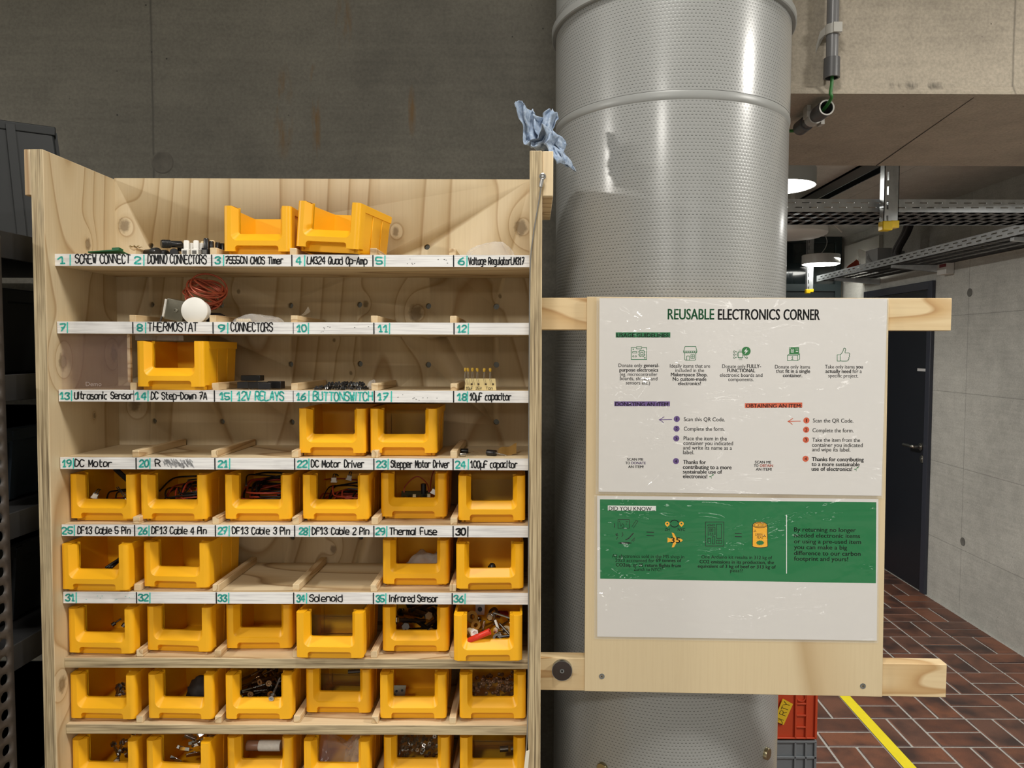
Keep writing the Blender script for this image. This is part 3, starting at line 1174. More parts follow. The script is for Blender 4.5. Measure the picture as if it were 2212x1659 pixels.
place_bin('b4', 661, 804.8, 1539, 7, 'yellow bin pushed back, right of the bin of long wood screws', -1)
place_bin('b5', 821, 966.7, 1551.6, 7, 'yellow bin holding a small angle bracket', 0)
place_bin('b6', 992.5, 1137, 1551.6, 7, 'yellow bin with a clear box of brown beads', 0)
bz = lambda top: top + 97.5
place_bin('c1', 142.7, 293, bz(1596), 8, 'leftmost yellow bin in the lowest row, with a few bolts', -2)
place_bin('c2', 314, 463, bz(1599), 8, 'yellow bin of shiny metal clips in the lowest row', -5)
place_bin('c3', 492, 640, bz(1589.5), 8, 'yellow bin with a white roll in the lowest row', 0)
place_bin('c4', 656, 802, bz(1597.7), 8, 'yellow bin with crumpled clear bags in the lowest row', -1)
place_bin('c5', 829, 973, bz(1588), 8, 'yellow bin of small nuts in the lowest row', 0)
place_bin('c6', 993, 1137, bz(1589), 8, 'rightmost yellow bin in the lowest row', 0)

# two bins tipped on the top shelf
def tipped(xl, yt, rot, label):
    p = atY(xl, yt, 1.03)
    M = Matrix.Rotation(R(rot[2]), 4, 'Z') @ Matrix.Rotation(R(rot[1]), 4, 'Y') @ Matrix.Rotation(R(rot[0]), 4, 'X')
    o = M @ Vector((-BW / 2, 0, BH))
    return dup(proto, label, 'yellow bins in the shelf', p - o, M.to_euler())


BIN['t3'] = tipped(481, 444, (0.0, 0.5, -2), 'left one of two tilted yellow bins on the top shelf')
BIN['t4'] = tipped(642, 433, (-0.3, 4.3, -13), 'right one of two tilted yellow bins, leaning over on the top shelf')

SHELF_OBJECTS = [o for o in bpy.data.objects if o not in BEFORE and o.parent is None]
VIEW = ROOM_VIEW


# ---------------------------------------------------------------- column
def column_mat():
    g = G('perforated_grey_sheet', 0.36, 0.0, C(150, 152, 151))
    p = g.coord()
    x, y, z = g.sep(p)
    ang = g.math('ARCTAN2', y, x)
    u = g.math('MULTIPLY', ang, 0.1956 / 0.0059)
    w = g.math('DIVIDE', z, 0.0050)
    row = g.math('FLOOR', w)
    u = g.math('ADD', u, g.math('MULTIPLY', g.math('MODULO', row, 2.0), 0.5))
    fu = g.math('ABSOLUTE', g.math('SUBTRACT', g.math('FRACT', u), 0.5))
    fw_ = g.math('ABSOLUTE', g.math('SUBTRACT', g.math('FRACT', w), 0.5))
    du = g.math('SUBTRACT', 1.0, g.math('DIVIDE', g.math('SUBTRACT', fu, 0.21), 0.05), clamp=True)
    dw = g.math('SUBTRACT', 1.0, g.math('DIVIDE', g.math('SUBTRACT', fw_, 0.055), 0.05), clamp=True)
    slot = g.math('MULTIPLY', du, dw)
    # ripple of the pressed rows, deepest at the slots
    rip = g.math('MULTIPLY', g.math('SUBTRACT', 1.0, g.math('DIVIDE', fw_, 0.5), clamp=True), g.math('ADD', g.math('MULTIPLY', du, 0.9), 0.1))
    g.set('Base Color', g.mix(slot, C(150, 152, 151), C(70, 71, 70)))
    g.bump(g.math('SUBTRACT', 1.0, rip), 0.28, 0.0010)
    g.set('Coat Weight', 0.6)
    g.set('Coat Roughness', 0.2)
    return g.m


CX, CY, CR = 0.2357, 1.299, 0.1956
M_col = column_mat()
M_colp = plain('grey_sheet', C(150, 152, 151), 0.35)
colm = thing('column', 'thick round column clad in grey perforated sheet metal', 'column', (CX, CY, 0))
zj = atY(1455, 194, CY - CR).z
mb = MB().mat(M_col)
mb.lathe([(CR, 0.0), (CR, zj - 0.012)], seg=128, caps=False)
mb.build('lower_shell', colm)
mb = MB().mat(M_col)
zfl = atY(1199, 85, CY).z
mb.lathe([(CR + 0.0012, zj + 0.0006), (CR + 0.0012, zfl + 0.03)], seg=128, caps=False)
mb.build('upper_shell', colm)
mb = MB().mat(M_colp)
mb.lathe([(CR, zj - 0.013), (CR + 0.0010, zj - 0.0115), (CR + 0.0018, zj - 0.0075), (CR + 0.0016, zj - 0.002), (CR + 0.0010, zj + 0.0002), (CR - 0.002, zj + 0.0006)], seg=128, caps=False)
mb.build('joint_bead', colm)
mb = MB().mat(M_colp)
mb.lathe([(CR - 0.01, zfl), (CR + 0.007, zfl), (CR + 0.0085, zfl + 0.0015), (CR + 0.0085, zfl + 0.012), (CR - 0.002, zfl + 0.014)], seg=128, caps=False)
mb.lathe([(CR + 0.001, zfl + 0.012), (CR + 0.001, 3.149)], seg=128, caps=False)
mb.build('top_flange', colm)
M_brass = plain('dull_nickel', C(170, 160, 130), 0.28, 1.0)
for (x, y) in ((1654, 1627), (1303, 1659)):
    d = ray(x, y)
    A_ = d.x ** 2 + d.y ** 2
    B_ = -2 * (d.x * CX + d.y * CY)
    C_ = CX ** 2 + CY ** 2 - CR ** 2
    t = (-B_ - math.sqrt(B_ * B_ - 4 * A_ * C_)) / (2 * A_)
    p = EYE + d * t
    nrm = Vector((p.x - CX, p.y - CY, 0)).normalized()
    mb = MB().mat(M_brass)
    mb.lathe([(0.0001, -0.004), (0.0095, -0.003), (0.0095, 0.0045), (0.0088, 0.0055), (0.0001, 0.0057)], p, nrm, 28, caps=False)
    mg = mb.build('round_magnet')
    tag(mg, 'round metal magnet on the column, ' + ('right one of the two' if x > 1500 else 'left one, cut by the bottom of the photo'), 'magnet', 'round magnets on the column')

# ---------------------------------------------------------------- notice board on two battens
ANG = R(1.9)
BY = 1.078                                   # front of the board at its left edge
ex = Vector((math.cos(ANG), -math.sin(ANG), 0))
ny = Vector((math.sin(ANG), math.cos(ANG), 0))   # away from the viewer
B0 = atY(1265, 1060, BY)
BO = Vector((B0.x, B0.y, 0))


def loc(x, y, off=0.0):
    """pixel -> (s, z) on the plane OFF metres in front of the board"""
    d = ray(x, y)
    p0 = BO - ny * off
    t = (p0 - EYE).dot(ny) / d.dot(ny)
    p = EYE + d * t
    return (p - BO).dot(ex), p.z


M_bp = pine('birch_ply_board', 'Z', C(218, 200, 164), C(208, 186, 148), C(190, 164, 124), 6.4, freq=12, scale=3.0, contrast=0.8, knots=False, stretch=0.22)
M_bat = pine('pine_batten', 'X', C(228, 208, 168), C(206, 174, 126), C(178, 138, 90), 9.4, scale=16, freq=16, knots=False, stretch=0.16, contrast=2.2)
board = thing('notice_board', 'plywood notice board screwed to two wooden battens in front of the column', 'board', BO, (0, 0, -ANG))
s_l, zt_ = loc(1268, 641)
s_r, zb_ = loc(1906, 1504)
s_r2, zt_r = loc(1921, 646)
sl2, zbl = loc(1262, 1493)
BT = 0.006
mb = MB().mat(M_bp)
mb.prism([(s_l, 0, zbl), (s_r, 0, zb_ - 0.001), (s_r2 - 0.0005, 0, zt_r), (s_l, 0, zt_)], (0, BT, 0))
mb.build('board_panel', board, bevel=0.0006)
zu0, zu1 = loc(1980, 714.5, -BT)[1], loc(1980, 643.5, -BT)[1]
zl0, zl1 = loc(1980, 1506, -BT)[1], loc(1980, 1434, -BT)[1]
sL = loc(1167, 680, -BT)[0]
for (z0, z1, sr) in ((zu0, zu1, loc(2056, 680, -BT)[0]), (zl0, zl1, loc(2045, 1470, -BT)[0])):
    mb = MB().mat(M_bat)
    mb.box(sL, sr, BT + 0.0003, BT + 0.0213, z0, z1)
    mb.build('batten', board, bevel=0.0012)
M_screw = plain('zinc_screw', C(150, 154, 158), 0.3, 1.0)
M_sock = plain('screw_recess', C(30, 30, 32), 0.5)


def screw_head(mb, s, z, y, r):
    mb.mat(M_screw)
    mb.lathe([(r, 0.0006), (r * .96, -0.0004), (r * .5, -0.0006), (r * .42, 0.0008)], (s, y, z), (0, 1, 0), 20)
    mb.mat(M_sock)
    for k in range(3):
        a = k * math.pi / 3
        c, d_ = math.cos(a), math.sin(a)
        mb.poly([(s + r * (.42 * c - .07 * d_), y - .00065, z + r * (.42 * d_ + .07 * c)), (s - r * (.42 * c + .07 * d_), y - .00065, z - r * (.42 * d_ - .07 * c)),
                 (s - r * (.42 * c - .07 * d_), y - .00065, z - r * (.42 * d_ + .07 * c)), (s + r * (.42 * c + .07 * d_), y - .00065, z + r * (.42 * d_ - .07 * c))])


for (x, y) in ((1300, 1461), (1864, 1482)):
    s, z = loc(x, y)
    mb = MB()
    screw_head(mb, s, z, 0.0, 0.0043)
    mb.build('screw', board)
s, z = loc(1214, 1445, -BT)
mb = MB().mat(plain('dark_rubber', C(50, 40, 36), 0.75, 0, 0.1, 60))
mb.lathe([(0.0148, -0.007), (0.0140, -0.0072), (0.0005, -0.0072)], (s, BT, z), (0, 1, 0), 40, caps=False)
mb.mat(M_screw)
mb.lathe([(0.0151, 0.0), (0.0151, -0.0071), (0.0146, -0.0071), (0.0146, -0.002)], (s, BT, z), (0, 1, 0), 40, caps=False)
screw_head(mb, s, z, BT - 0.0074, 0.0034)
mb.build('holding_magnet', board)

# ---------------------------------------------------------------- laminated posters
def paper_mat(name, col):
    """print under glossy, slightly wavy film"""
    g = G(name, 0.6, 0.0, col)
    p = g.coord()
    w1 = g.noise(g.vscale(p, (7, 1, 16)), 1.0, 3, 0.6, 0.6)
    w2 = g.noise(g.vscale(p, (90, 1, 160)), 1.0, 2, 0.6, 0.4)
    h = g.math('ADD', w1, g.math('MULTIPLY', w2, 0.010))
    n = g.node('Bump')
    n.inputs['Strength'].default_value = 0.5
    n.inputs['Distance'].default_value = 0.045
    g.put(n.inputs['Height'], h)
    g.set('Coat Weight', 0.7)
    g.set('Coat Roughness', 0.06)
    g.set('Coat Normal', n.outputs[0])
    return g.m


M_paper = paper_mat('laminated_paper', C(218, 216, 214))
M_green = paper_mat('printed_green', C(22, 116, 66))
M_pblack = paper_mat('printed_black', C(18, 18, 22))
M_pgreen = paper_mat('printed_dark_green', C(30, 112, 68))
M_pgreen2 = paper_mat('printed_mid_green', C(48, 120, 66))
M_purple = paper_mat('printed_purple', C(100, 76, 136))
M_orange = paper_mat('printed_orange', C(206, 96, 66))
M_pyel = paper_mat('printed_yellow', C(246, 180, 48))
M_pgrey = paper_mat('printed_pale_grey', C(224, 228, 226))
gf = G('clear_film_margin', 0.08, 0.0, C(235, 235, 230))
gf.set('Alpha', 0.22)
M_film = gf.m


def sheet_of(name, label, px, off):
    """px: corners tl, tr, br, bl in the photo"""
    t = thing(name, label, 'poster', BO, (0, 0, -ANG))
    q = [loc(x, y, off) for x, y in px]
    mb = MB().mat(M_paper)
    nu, nv = 28, 20

    def fn(u, v):
        a = Vector(q[0]) * (1 - u) + Vector(q[1]) * u
        b = Vector(q[3]) * (1 - u) + Vector(q[2]) * u
        c = a * (1 - v) + b * v
        return (c.x, -off, c.y)
    mb.prism([fn(0, 0), fn(0, 1), fn(1, 1), fn(1, 0)], (0, 0.0003, 0))
    mb.build('paper', t)
    # clear border of the laminate, slightly larger than the paper
    e = 0.0042
    z_hi, z_lo = max(k[1] for k in q), min(k[1] for k in q)
    mb = MB().mat(M_film)
    O = [(q[0][0] - e, q[0][1] + e * 0.3), (q[1][0] + e * .4, q[1][1] + e * 0.3), (q[2][0] + e * .6, q[2][1] - e * .9), (q[3][0] - e, q[3][1] - e * .9)]
    vo, vi = [mb.v((x, -off + 0.0001, z)) for x, z in O], [mb.v((x, -off + 0.0001, z)) for x, z in q]
    for i in range(4):
        k = (i + 1) % 4
        mb.face([vo[i], vo[k], vi[k], vi[i]])
    mb.build('laminate_edge', t)
    return t


OF2, OF1 = 0.0012, 0.0024
low = sheet_of('poster', 'lower laminated poster with a green panel reading DID YOU KNOW', ((1290, 1071), (1897, 1078), (1894, 1384), (1290, 1375)), OF2)
top = sheet_of('poster', 'upper laminated poster headed REUSABLE ELECTRONICS CORNER', ((1295, 644), (1917, 645), (1904, 1071), (1293, 1062)), OF1)
MP = 1.0 / F * 1.07                          # metres per pixel on the board


class Sheet:
    def __init__(s, root, off):
        s.root, s.off = root, off + 0.00005
        s.n = 0
        s.first = True

    def begin(s, mat):
        s.mb = MB().mat(mat)
        s.n = 0 if s.first else 4
        s.first = False
        return s.mb

    def L(s, x, y):
        return loc(x, y, s.off)

    @property
    def y(s):
        s.n += 1
        return -s.off - 0.000002 * s.n

    def text(s, t, x0, x1, yb, em, bold=0.008):
        a, b = s.L(x0, yb), s.L(x1, yb)
        type_in(s.mb, t, a[0], b[0], a[1], em * MP, s.y, bold)

    def mixed(s, segs, x0, x1, yb, em):
        """SEGS: (text, bold) runs on one line"""
        ws = [text_width(t, 0.026 if b else 0.008) for t, b in segs]
        gap = 0.28
        k = (x1 - x0) / (sum(ws) + gap * (len(segs) - 1))
        x = x0
        for (t, b), w_ in zip(segs, ws):
            s.text(t, x, x + w_ * k, yb, em, 0.026 if b else 0.008)
            x += (w_ + gap) * k

    def pen(s, pts, w=1.3):
        q = [s.L(p[0], p[1]) for p in pts]
        s.mb.stroke(q, w * MP, s.y)

    def rect(s, x0, y0, x1, y1):
        a, b, c, d = s.L(x0, y1), s.L(x1, y1), s.L(x1, y0), s.L(x0, y0)
        yy = s.y
        s.mb.poly([(p[0], yy, p[1]) for p in (a, b, c, d)])

    def fill(s, pts):
        yy = s.y
        s.mb.poly([(p[0], yy, p[1]) for p in (s.L(x, y) for x, y in pts)])

    def dot(s, x, y, r):
        p = s.L(x, y)
        s.mb.disc(p[0], p[1], r * MP, s.y)

    def ring(s, x, y, r, w=1.2, rx=None):
        s.pen([(x + (rx or r) * math.cos(a * math.pi / 10), y + r * math.sin(a * math.pi / 10)) for a in range(21)], w)

    def end(s, name):
        return s.mb.build(name, s.root, fix=False, sharp=0)


def box_pts(x0, y0, x1, y1):
    return [(x0, y0), (x1, y0), (x1, y1), (x0, y1), (x0, y0)]


S = Sheet(top, OF1)
S.begin(M_pgreen)
S.text('REUSABLE', 1442, 1543, 690, 33, 0.022)
S.mb.mat(M_pblack)
S.text('ELECTRONICS', 1550.5, 1685, 690.5, 33, 0.022)
S.text('CORNER', 1692, 1771, 691, 33, 0.022)
S.end('title')
S.begin(M_pgreen)
S.rect(1330, 718, 1448, 729)
S.mb.mat(M_pblack)
S.text('USAGE GUIDELINES:', 1332, 1447, 728.5, 12.5, 0.02)
S.end('heading')
S.begin(M_purple)
S.rect(1327, 867, 1447, 877.5)
S.mb.mat(M_pblack)
S.text('DONATING AN ITEM:', 1329, 1446, 877, 12, 0.02)
S.end('heading')
S.begin(M_orange)
S.fill([(1609, 871), (1733, 869.5), (1733, 880), (1609, 881.5)])
S.mb.mat(M_pblack)
S.text('OBTAINING AN ITEM:', 1611, 1732, 880.5, 12, 0.02)
S.end('heading')

EM = 11.3
S.begin(M_pblack)
S.mixed([('Donate only', 0), ('general-', 1)], 1336, 1424, 793, EM)
S.mixed([('purpose electronics', 1)], 1338, 1422, 802.5, EM)
S.text('(eg. microcontroller', 1339, 1420, 812, EM)
S.text('boards, shields and', 1339, 1420, 821.3, EM)
S.text('sensors etc.)', 1352, 1404, 830.5, EM)
S.end('printed_paragraph')
S.begin(M_pblack)
S.text('Ideally items that are', 1447, 1534, 794, EM)
S.text('included in the', 1459, 1521, 803.5, EM)
S.mixed([('Makerspace Shop.', 1)], 1449, 1528.5, 812.8, EM)
S.mixed([('No custom-made', 1)], 1453, 1526, 822.3, EM)
S.mixed([('electronics!', 1)], 1464.5, 1514, 831.8, EM)
S.end('printed_paragraph')
S.begin(M_pblack)
S.mixed([('Donate only', 0), ('FULLY-', 1)], 1560, 1644, 794.8, EM)
S.mixed([('FUNCTIONAL', 1)], 1571, 1631.5, 804, EM)
S.text('electronic boards and', 1555, 1647, 813.8, EM)
S.text('components.', 1573, 1628, 823, EM)
S.end('printed_paragraph')
S.begin(M_pblack)
S.text('Donate only items', 1674, 1750, 796, EM)
S.mixed([('that', 0), ('fit in a single', 1)], 1676, 1750, 805.3, EM)
S.mixed([('container.', 1)], 1691, 1733, 814.5, EM)
S.end('printed_paragraph')
S.begin(M_pblack)
S.mixed([('Take only items', 0), ('you', 1)], 1782, 1864, 796, EM)
S.mixed([('actually need', 1), ('for a', 0)], 1783, 1861.5, 805.5, EM)
S.text('specific project.', 1789, 1854, 815, EM)
S.end('printed_paragraph')

# icons
S.begin(M_pgreen)
S.pen(box_pts(1363.5, 751, 1397, 776.5), 1.3)
S.mb.mat(M_paper)
S.rect(1374, 748.5, 1387, 754)
S.mb.mat(M_pgreen)
S.pen(box_pts(1375, 749, 1386, 753.5), 1.2)
for q in ((1367.8, 754.5), (1393, 773)):
    S.dot(q[0], q[1], 1.5)
for q in ((1368, 769.8), (1373.5, 769.8)):
    S.ring(q[0], q[1], 1.5, 1)
S.pen(box_pts(1366.5, 759.5, 1375.5, 762.5), 1)
S.pen(box_pts(1381, 757.5, 1391.5, 769), 1.3)
S.pen(box_pts(1384, 761, 1389, 766), 1.2)
for k in (1379.5, 1393):
    S.pen([(k - 0.8, 760), (k + 0.8, 760)], 1)
    S.pen([(k - 0.8, 766), (k + 0.8, 766)], 1)
for k in (1383, 1389.5):
    S.pen([(k, 756.5), (k, 755.5)], 1)
    S.pen([(k, 770), (k, 771.2)], 1)
S.end('circuit_board_icon')
S.begin(M_pgreen)
S.pen([(1480, 748.5), (1503, 748.5), (1505.5, 759), (1505, 762), (1477, 762), (1476.5, 759), (1480, 748.5)], 1.2)
S.pen([(1477, 758.5), (1505, 758.5)], 1.2)
for k in range(6):
    S.pen(smooth_path([(1477.5 + k * 4.6, 759.5, 0), (1479.8 + k * 4.6, 762.8, 0), (1482 + k * 4.6, 759.5, 0)], 3), 1)
S.pen([(1479, 763), (1479, 776.5), (1481, 778), (1501, 778), (1503, 776.5), (1503, 763)], 1.2)
S.pen([(1483.5, 777.5), (1483.5, 769), (1489.5, 769), (1489.5, 777.5)], 1.1)
S.pen(box_pts(1492.5, 766, 1500, 774), 1.1)
S.pen([(1496.3, 766), (1496.3, 774)], 0.9)
S.pen([(1492.5, 770), (1500, 770)], 0.9)
S.end('shop_icon')
S.begin(M_pgreen)
S.pen(box_pts(1594.5, 760.5, 1604.5, 772.5), 1.2)
for k in range(3):
    S.pen([(1597 + k * 2.6, 773), (1597 + k * 2.6, 777.5)], 0.8)
for k in range(2):
    S.pen([(1597 + k * 2.6, 760), (1597 + k * 2.6, 755.5)], 0.8)
for k, yy in enumerate((759.5, 766, 772.5)):
    S.pen([(1588.5, yy), (1591.5, yy), (1592.5, 764 + k * 2), (1594.5, 764 + k * 2)], 0.9)
    S.ring(1586.3, yy, 1.8, 1)
S.pen([(1605, 768), (1608, 768), (1609.5, 772.5), (1611, 772.5)], 0.9)
S.ring(1613, 772.7, 1.7, 1)
S.mb.mat(M_pgreen2)
S.dot(1611.8, 758.5, 9.6)
S.mb.mat(M_pgrey)
S.fill([(1613, 752), (1607, 759.5), (1611, 759.5), (1608.5, 765.5), (1616.5, 757.3), (1612.3, 757.3)])
S.end('chip_icon')
S.begin(M_pgreen2)
S.rect(1705, 750, 1726, 765.5)
S.mb.mat(M_pgrey)
S.pen(box_pts(1709, 754.5, 1714, 761), 1)
S.dot(1711.5, 758, 1.3)
for q in ((1719.5, 754), (1723, 754), (1707, 752)):
    S.dot(q[0], q[1], 1)
S.rect(1719, 758, 1724, 760)
S.mb.mat(M_pgreen)
S.pen(box_pts(1701, 767.5, 1723, 779), 1.2)
S.pen([(1701, 767.5), (1705.5, 764.5)], 1.1)
S.pen([(1723, 767.5), (1727.5, 764), (1727.5, 775.5), (1723, 779)], 1.1)
S.pen([(1710, 772), (1712.5, 770), (1711.5, 776.5)], 1.1)
S.pen([(1709.5, 776.5), (1713.5, 776.5)], 1)
S.end('container_icon')
S.begin(M_pgreen)
S.pen(box_pts(1808.5, 766.5, 1815, 780), 1.2)
S.pen(smooth_path([(1815, 766.5, 0), (1819, 762, 0), (1821.5, 757, 0), (1822.5, 753, 0), (1825, 752, 0), (1827, 755, 0), (1825.5, 762, 0), (1833, 762.3, 0), (1835.6, 764.5, 0),
                   (1834.6, 767.5, 0), (1835.2, 770.5, 0), (1833.6, 772.5, 0), (1834, 775.5, 0), (1832, 777, 0), (1831, 779.7, 0), (1820, 780, 0), (1815, 779.5, 0)], 4), 1.2)
S.end('thumbs_up_icon')


def leaf(x, y):
    S.mb.mat(M_pgreen2)
    S.pen([(x, y), (x + 0.6, y - 6)], 0.8)
    S.fill([(x + 0.6, y - 6), (x + 2, y - 9), (x + 6, y - 9.3), (x + 4, y - 6.4)])
    S.fill([(x + 0.4, y - 3.5), (x - 2, y - 5.5), (x - 5, y - 4.5), (x - 2.5, y - 2.8)])


def steps(M_c, cx_, cys, arrow, lines, scan, hand):
    S.begin(M_c)
    for i, cy in enumerate(cys):
        S.mb.mat(M_c)
        S.dot(cx_ - i * 0.6, cy, 6.6)
        S.mb.mat(M_pblack)
        S.text(str(i + 1), cx_ - i * 0.6 - (1.1 if i == 0 else 2.4), cx_ - i * 0.6 + (0.8 if i == 0 else 2.6), cy + 3.6, 10, 0.012)
    S.end('step_numbers')
    S.begin(M_c)
    ax0, ax1, ay = arrow
    S.pen([(ax1, ay), (ax0, ay + 0.5)], 1.5)
    S.pen([(ax0 + 10.5, ay - 6), (ax0 + 4, ay - 1.5), (ax0, ay + 0.5), (ax0 + 5, ay + 3), (ax0 + 9.5, ay + 7)], 1.5)
    S.end('arrow')
    S.begin(M_pblack)
    for (t, x0, x1, yb, bold) in lines:
        S.text(t, x0, x1, yb, 12.4, 0.028 if bold else 0.01)
    t, x0, x1, yb, bold = lines[-1]
    leaf(x1 + 8.5, yb + 1)
    S.end('printed_paragraph')
    S.begin(M_pblack)
    for (t, x0, x1, yb, c) in scan:
        S.mb.mat(M_c if c else M_pblack)
        S.text(t, x0, x1, yb, 8.2, 0.03)
    S.end('caption')


steps(M_purple, 1462, (905, 926, 947, 996), (1424, 1451, 906.3),
      [('Scan this QR Code.', 1477, 1566, 909.8, 0), ('Complete the form.', 1477, 1565, 930.3, 0), ('Place the item in the', 1476.5, 1570, 951, 0),
       ('container you indicated', 1476, 1583.5, 961, 0), ('and write its name as a', 1475.5, 1581, 971, 0), ('label.', 1475.5, 1499.5, 981, 0),
       ('Thanks for', 1475.5, 1525, 1002, 1), ('contributing to a more', 1475, 1580.5, 1012.8, 1), ('sustainable use of', 1475, 1560, 1022.7, 1), ('electronics!', 1475, 1528, 1032.8, 1)],
      [('SCAN ME', 1354.5, 1389.5, 994.8, 0), ('TO', 1351, 1361, 1002.8, 0), ('DONATE', 1363.5, 1395, 1002.8, 1), ('AN ITEM!', 1357, 1390.5, 1010.8, 0)], 0)
steps(M_orange, 1742, (908.3, 928.3, 950, 991), (1702, 1729, 909.8),
      [('Scan the QR Code.', 1756, 1843.5, 912.5, 0), ('Complete the form.', 1755, 1844, 933.6, 0), ('Take the item from the', 1754.5, 1858, 954.2, 0),
       ('container you indicated', 1754, 1863.5, 965, 0), ('and wipe its label.', 1754, 1837, 975, 0),
       ('Thanks for contributing', 1753.5, 1866, 996, 1), ('to a more sustainable', 1753, 1857, 1006.5, 1), ('use of electronics!', 1753, 1841, 1016.7, 1)],
      [('SCAN ME', 1630.5, 1666, 1001, 0), ('TO', 1628.5, 1638.5, 1008.5, 0), ('OBTAIN', 1641, 1670, 1008.5, 1), ('AN ITEM!', 1632.5, 1667, 1016.5, 0)], 0)

S = Sheet(low, OF2)
S.begin(M_green)
S.fill([(1296, 1078.5), (1893, 1085), (1892, 1260), (1296.5, 1250)])
S.end('green_panel')
S.begin(M_pgrey)
S.fill([(1313, 1092), (1417, 1093), (1417, 1103.5), (1313, 1102.5)])
S.mb.mat(M_pblack)
S.text('DID YOU KNOW...', 1315, 1415, 1102.6, 12.6, 0.015)
S.end('heading')
S.begin(M_pblack)
S.pen(box_pts(1335, 1122.5, 1359.5, 1141), 1.1)
S.pen(smooth_path([(1339, 1128, 0), (1341, 1137, 0), (1345, 1131, 0), (1348, 1138, 0), (1344, 1139, 0)], 4), 1)
for q in ((1353, 1127), (1356, 1127), (1353, 1132), (1338, 1126)):
    S.dot(q[0], q[1], 1.0)
S.pen([(1378, 1126), (1368, 1141)], 1.0)
S.pen([(1374, 1124), (1365, 1138)], 1.0)
S.pen([(1374, 1124), (1378, 1126)], 1.0)
S.pen([(1368, 1152), (1358, 1163), (1352, 1166)], 2.2)
S.pen([(1371, 1162), (1364, 1169)], 1.2)
S.pen([(1371, 1166), (1367, 1170)], 1.0)
S.pen([(1344, 1150), (1346, 1156), (1343, 1159)], 1.2)
S.pen([(1330, 1154), (1334, 1153), (1331, 1157), (1335, 1156)], 1.5)
S.pen([(1334, 1160), (1332, 1165)], 1.3)
S.pen([(1328, 1131), (1327, 1139)], 1.5)
S.ring(1350, 1173, 1.8, 0.9, 14)
S.ring(1350, 1173, 1.0, 0.9, 10)
S.end('tools_drawing')
S.begin(M_pblack)
S.pen([(1397, 1149.5), (1412, 1150)], 1.8)
S.pen([(1397, 1157), (1412, 1157.5)], 1.8)
S.pen([(1588, 1152), (1601.5, 1152.5)], 1.8)
S.pen([(1588, 1159), (1601.5, 1159.5)], 1.8)
S.end('equals_signs')
S.begin(M_pyel)
for (x, y) in ((1441.5, 1131.5), (1472, 1131.5)):
    S.mb.mat(M_pyel)
    S.fill([(x, y + 7)] + [(x + 5 * math.cos(R(a)), y - 5 * math.sin(R(a)) * 1) for a in range(-25, 206, 15)])
    S.mb.mat(M_pgreen)
    S.dot(x, y - 0.5, 1.9)
S.mb.mat(M_pblack)
S.pen([(1457 + 9 * math.cos(R(a)), 1131 - 7.5 * math.sin(R(a))) for a in range(20, 170, 10)], 1.8)
S.pen([(1457 + 9 * math.cos(R(a)), 1131 - 7.5 * math.sin(R(a))) for a in range(200, 350, 10)], 1.8)
S.text('ZH', 1436, 1446.5, 1146.6, 9, 0.012)
S.text('NYC', 1464, 1480, 1147, 9, 0.012)
S.mb.mat(M_pyel)
S.fill([(1475, 1167), (1471, 1163.5), (1446, 1163), (1442, 1161), (1442, 1172), (1446, 1170.5), (1471, 1170.5)])
S.fill([(1451, 1150.5), (1455.5, 1151.5), (1462, 1164), (1455, 1164)])
S.fill([(1451, 1182.5), (1456, 1182), (1462.5, 1170), (1455, 1170)])
S.mb.mat(M_pblack)
S.text('35', 1448.5, 1469.5, 1172.5, 17.5, 0.02)
S.end('flight_drawing')
S.begin(M_pblack)
S.pen(box_pts(1524, 1127.5, 1563.5, 1179.5), 1.3)
S.pen(box_pts(1529.5, 1139, 1544.5, 1156), 1.1)
S.pen(box_pts(1533, 1142, 1540, 1148), 1.0)
S.ring(1536.5, 1145, 1.6, 0.9)
S.pen(box_pts(1548, 1132.5, 1558.5, 1163), 1.1)
S.pen(smooth_path([(1528, 1135, 0), (1532, 1133, 0), (1541, 1136, 0), (1544, 1134.3, 0), (1541, 1133, 0), (1532, 1136, 0), (1528, 1135, 0)], 3), 1)
S.pen(box_pts(1529, 1163, 1535, 1173.5), 1.1)
S.pen(box_pts(1539, 1159.5, 1543.5, 1175), 1.1)
S.pen(box_pts(1547.5, 1167, 1559, 1174), 1.1)
S.pen([(1553, 1167), (1553, 1174)], 0.9)
for q in ((1534.5, 1151.5), (1534.5, 1153.8), (1539, 1151.5), (1539, 1153.8)):
    S.dot(q[0], q[1], 0.9)
S.end('kit_drawing')
S.begin(M_pyel)
S.fill([(1626, 1134)] + [(1641.5 + 15.5 * math.cos(R(a)), 1133.5 - 6.5 * math.sin(R(a))) for a in range(180, -1, -12)] + [(1658.3, 1180)] + [(1642 + 16 * math.cos(R(a)), 1179.5 + 3.4 * math.sin(R(a))) for a in range(0, 181, 15)])
S.mb.mat(M_pblack)
S.ring(1641.5, 1134, 6.2, 1.3, 15.4)
S.ring(1641.5, 1134, 4.2, 1.0, 12)
S.ring(1643, 1134, 2.0, 1.0, 6)
S.pen([(1626, 1134), (1625.3, 1180)] + [(1642 + 16.5 * math.cos(R(a)), 1179.5 + 3.6 * math.sin(R(a))) for a in range(180, -1, -15)] + [(1657.3, 1134)], 1.3)
S.text('GREEN', 1631, 1647, 1157.5, 8.5, 0.0)
S.text('PEAS', 1635, 1648, 1163.5, 8.0, 0.0)
for q in ((1631, 1145.5), (1629.3, 1148.2), (1632.5, 1148.2), (1651, 1156), (1650, 1158.5), (1653, 1158.5)):
    S.dot(q[0], q[1], 1.1)
S.mb.mat(M_pgreen2)
S.fill([(1642 + (9.3 if k % 2 else 7.4) * math.cos(k * math.pi / 12), 1172.5 + (5.8 if k % 2 else 4.3) * math.sin(k * math.pi / 12)) for k in range(24)])
S.end('can_drawing')
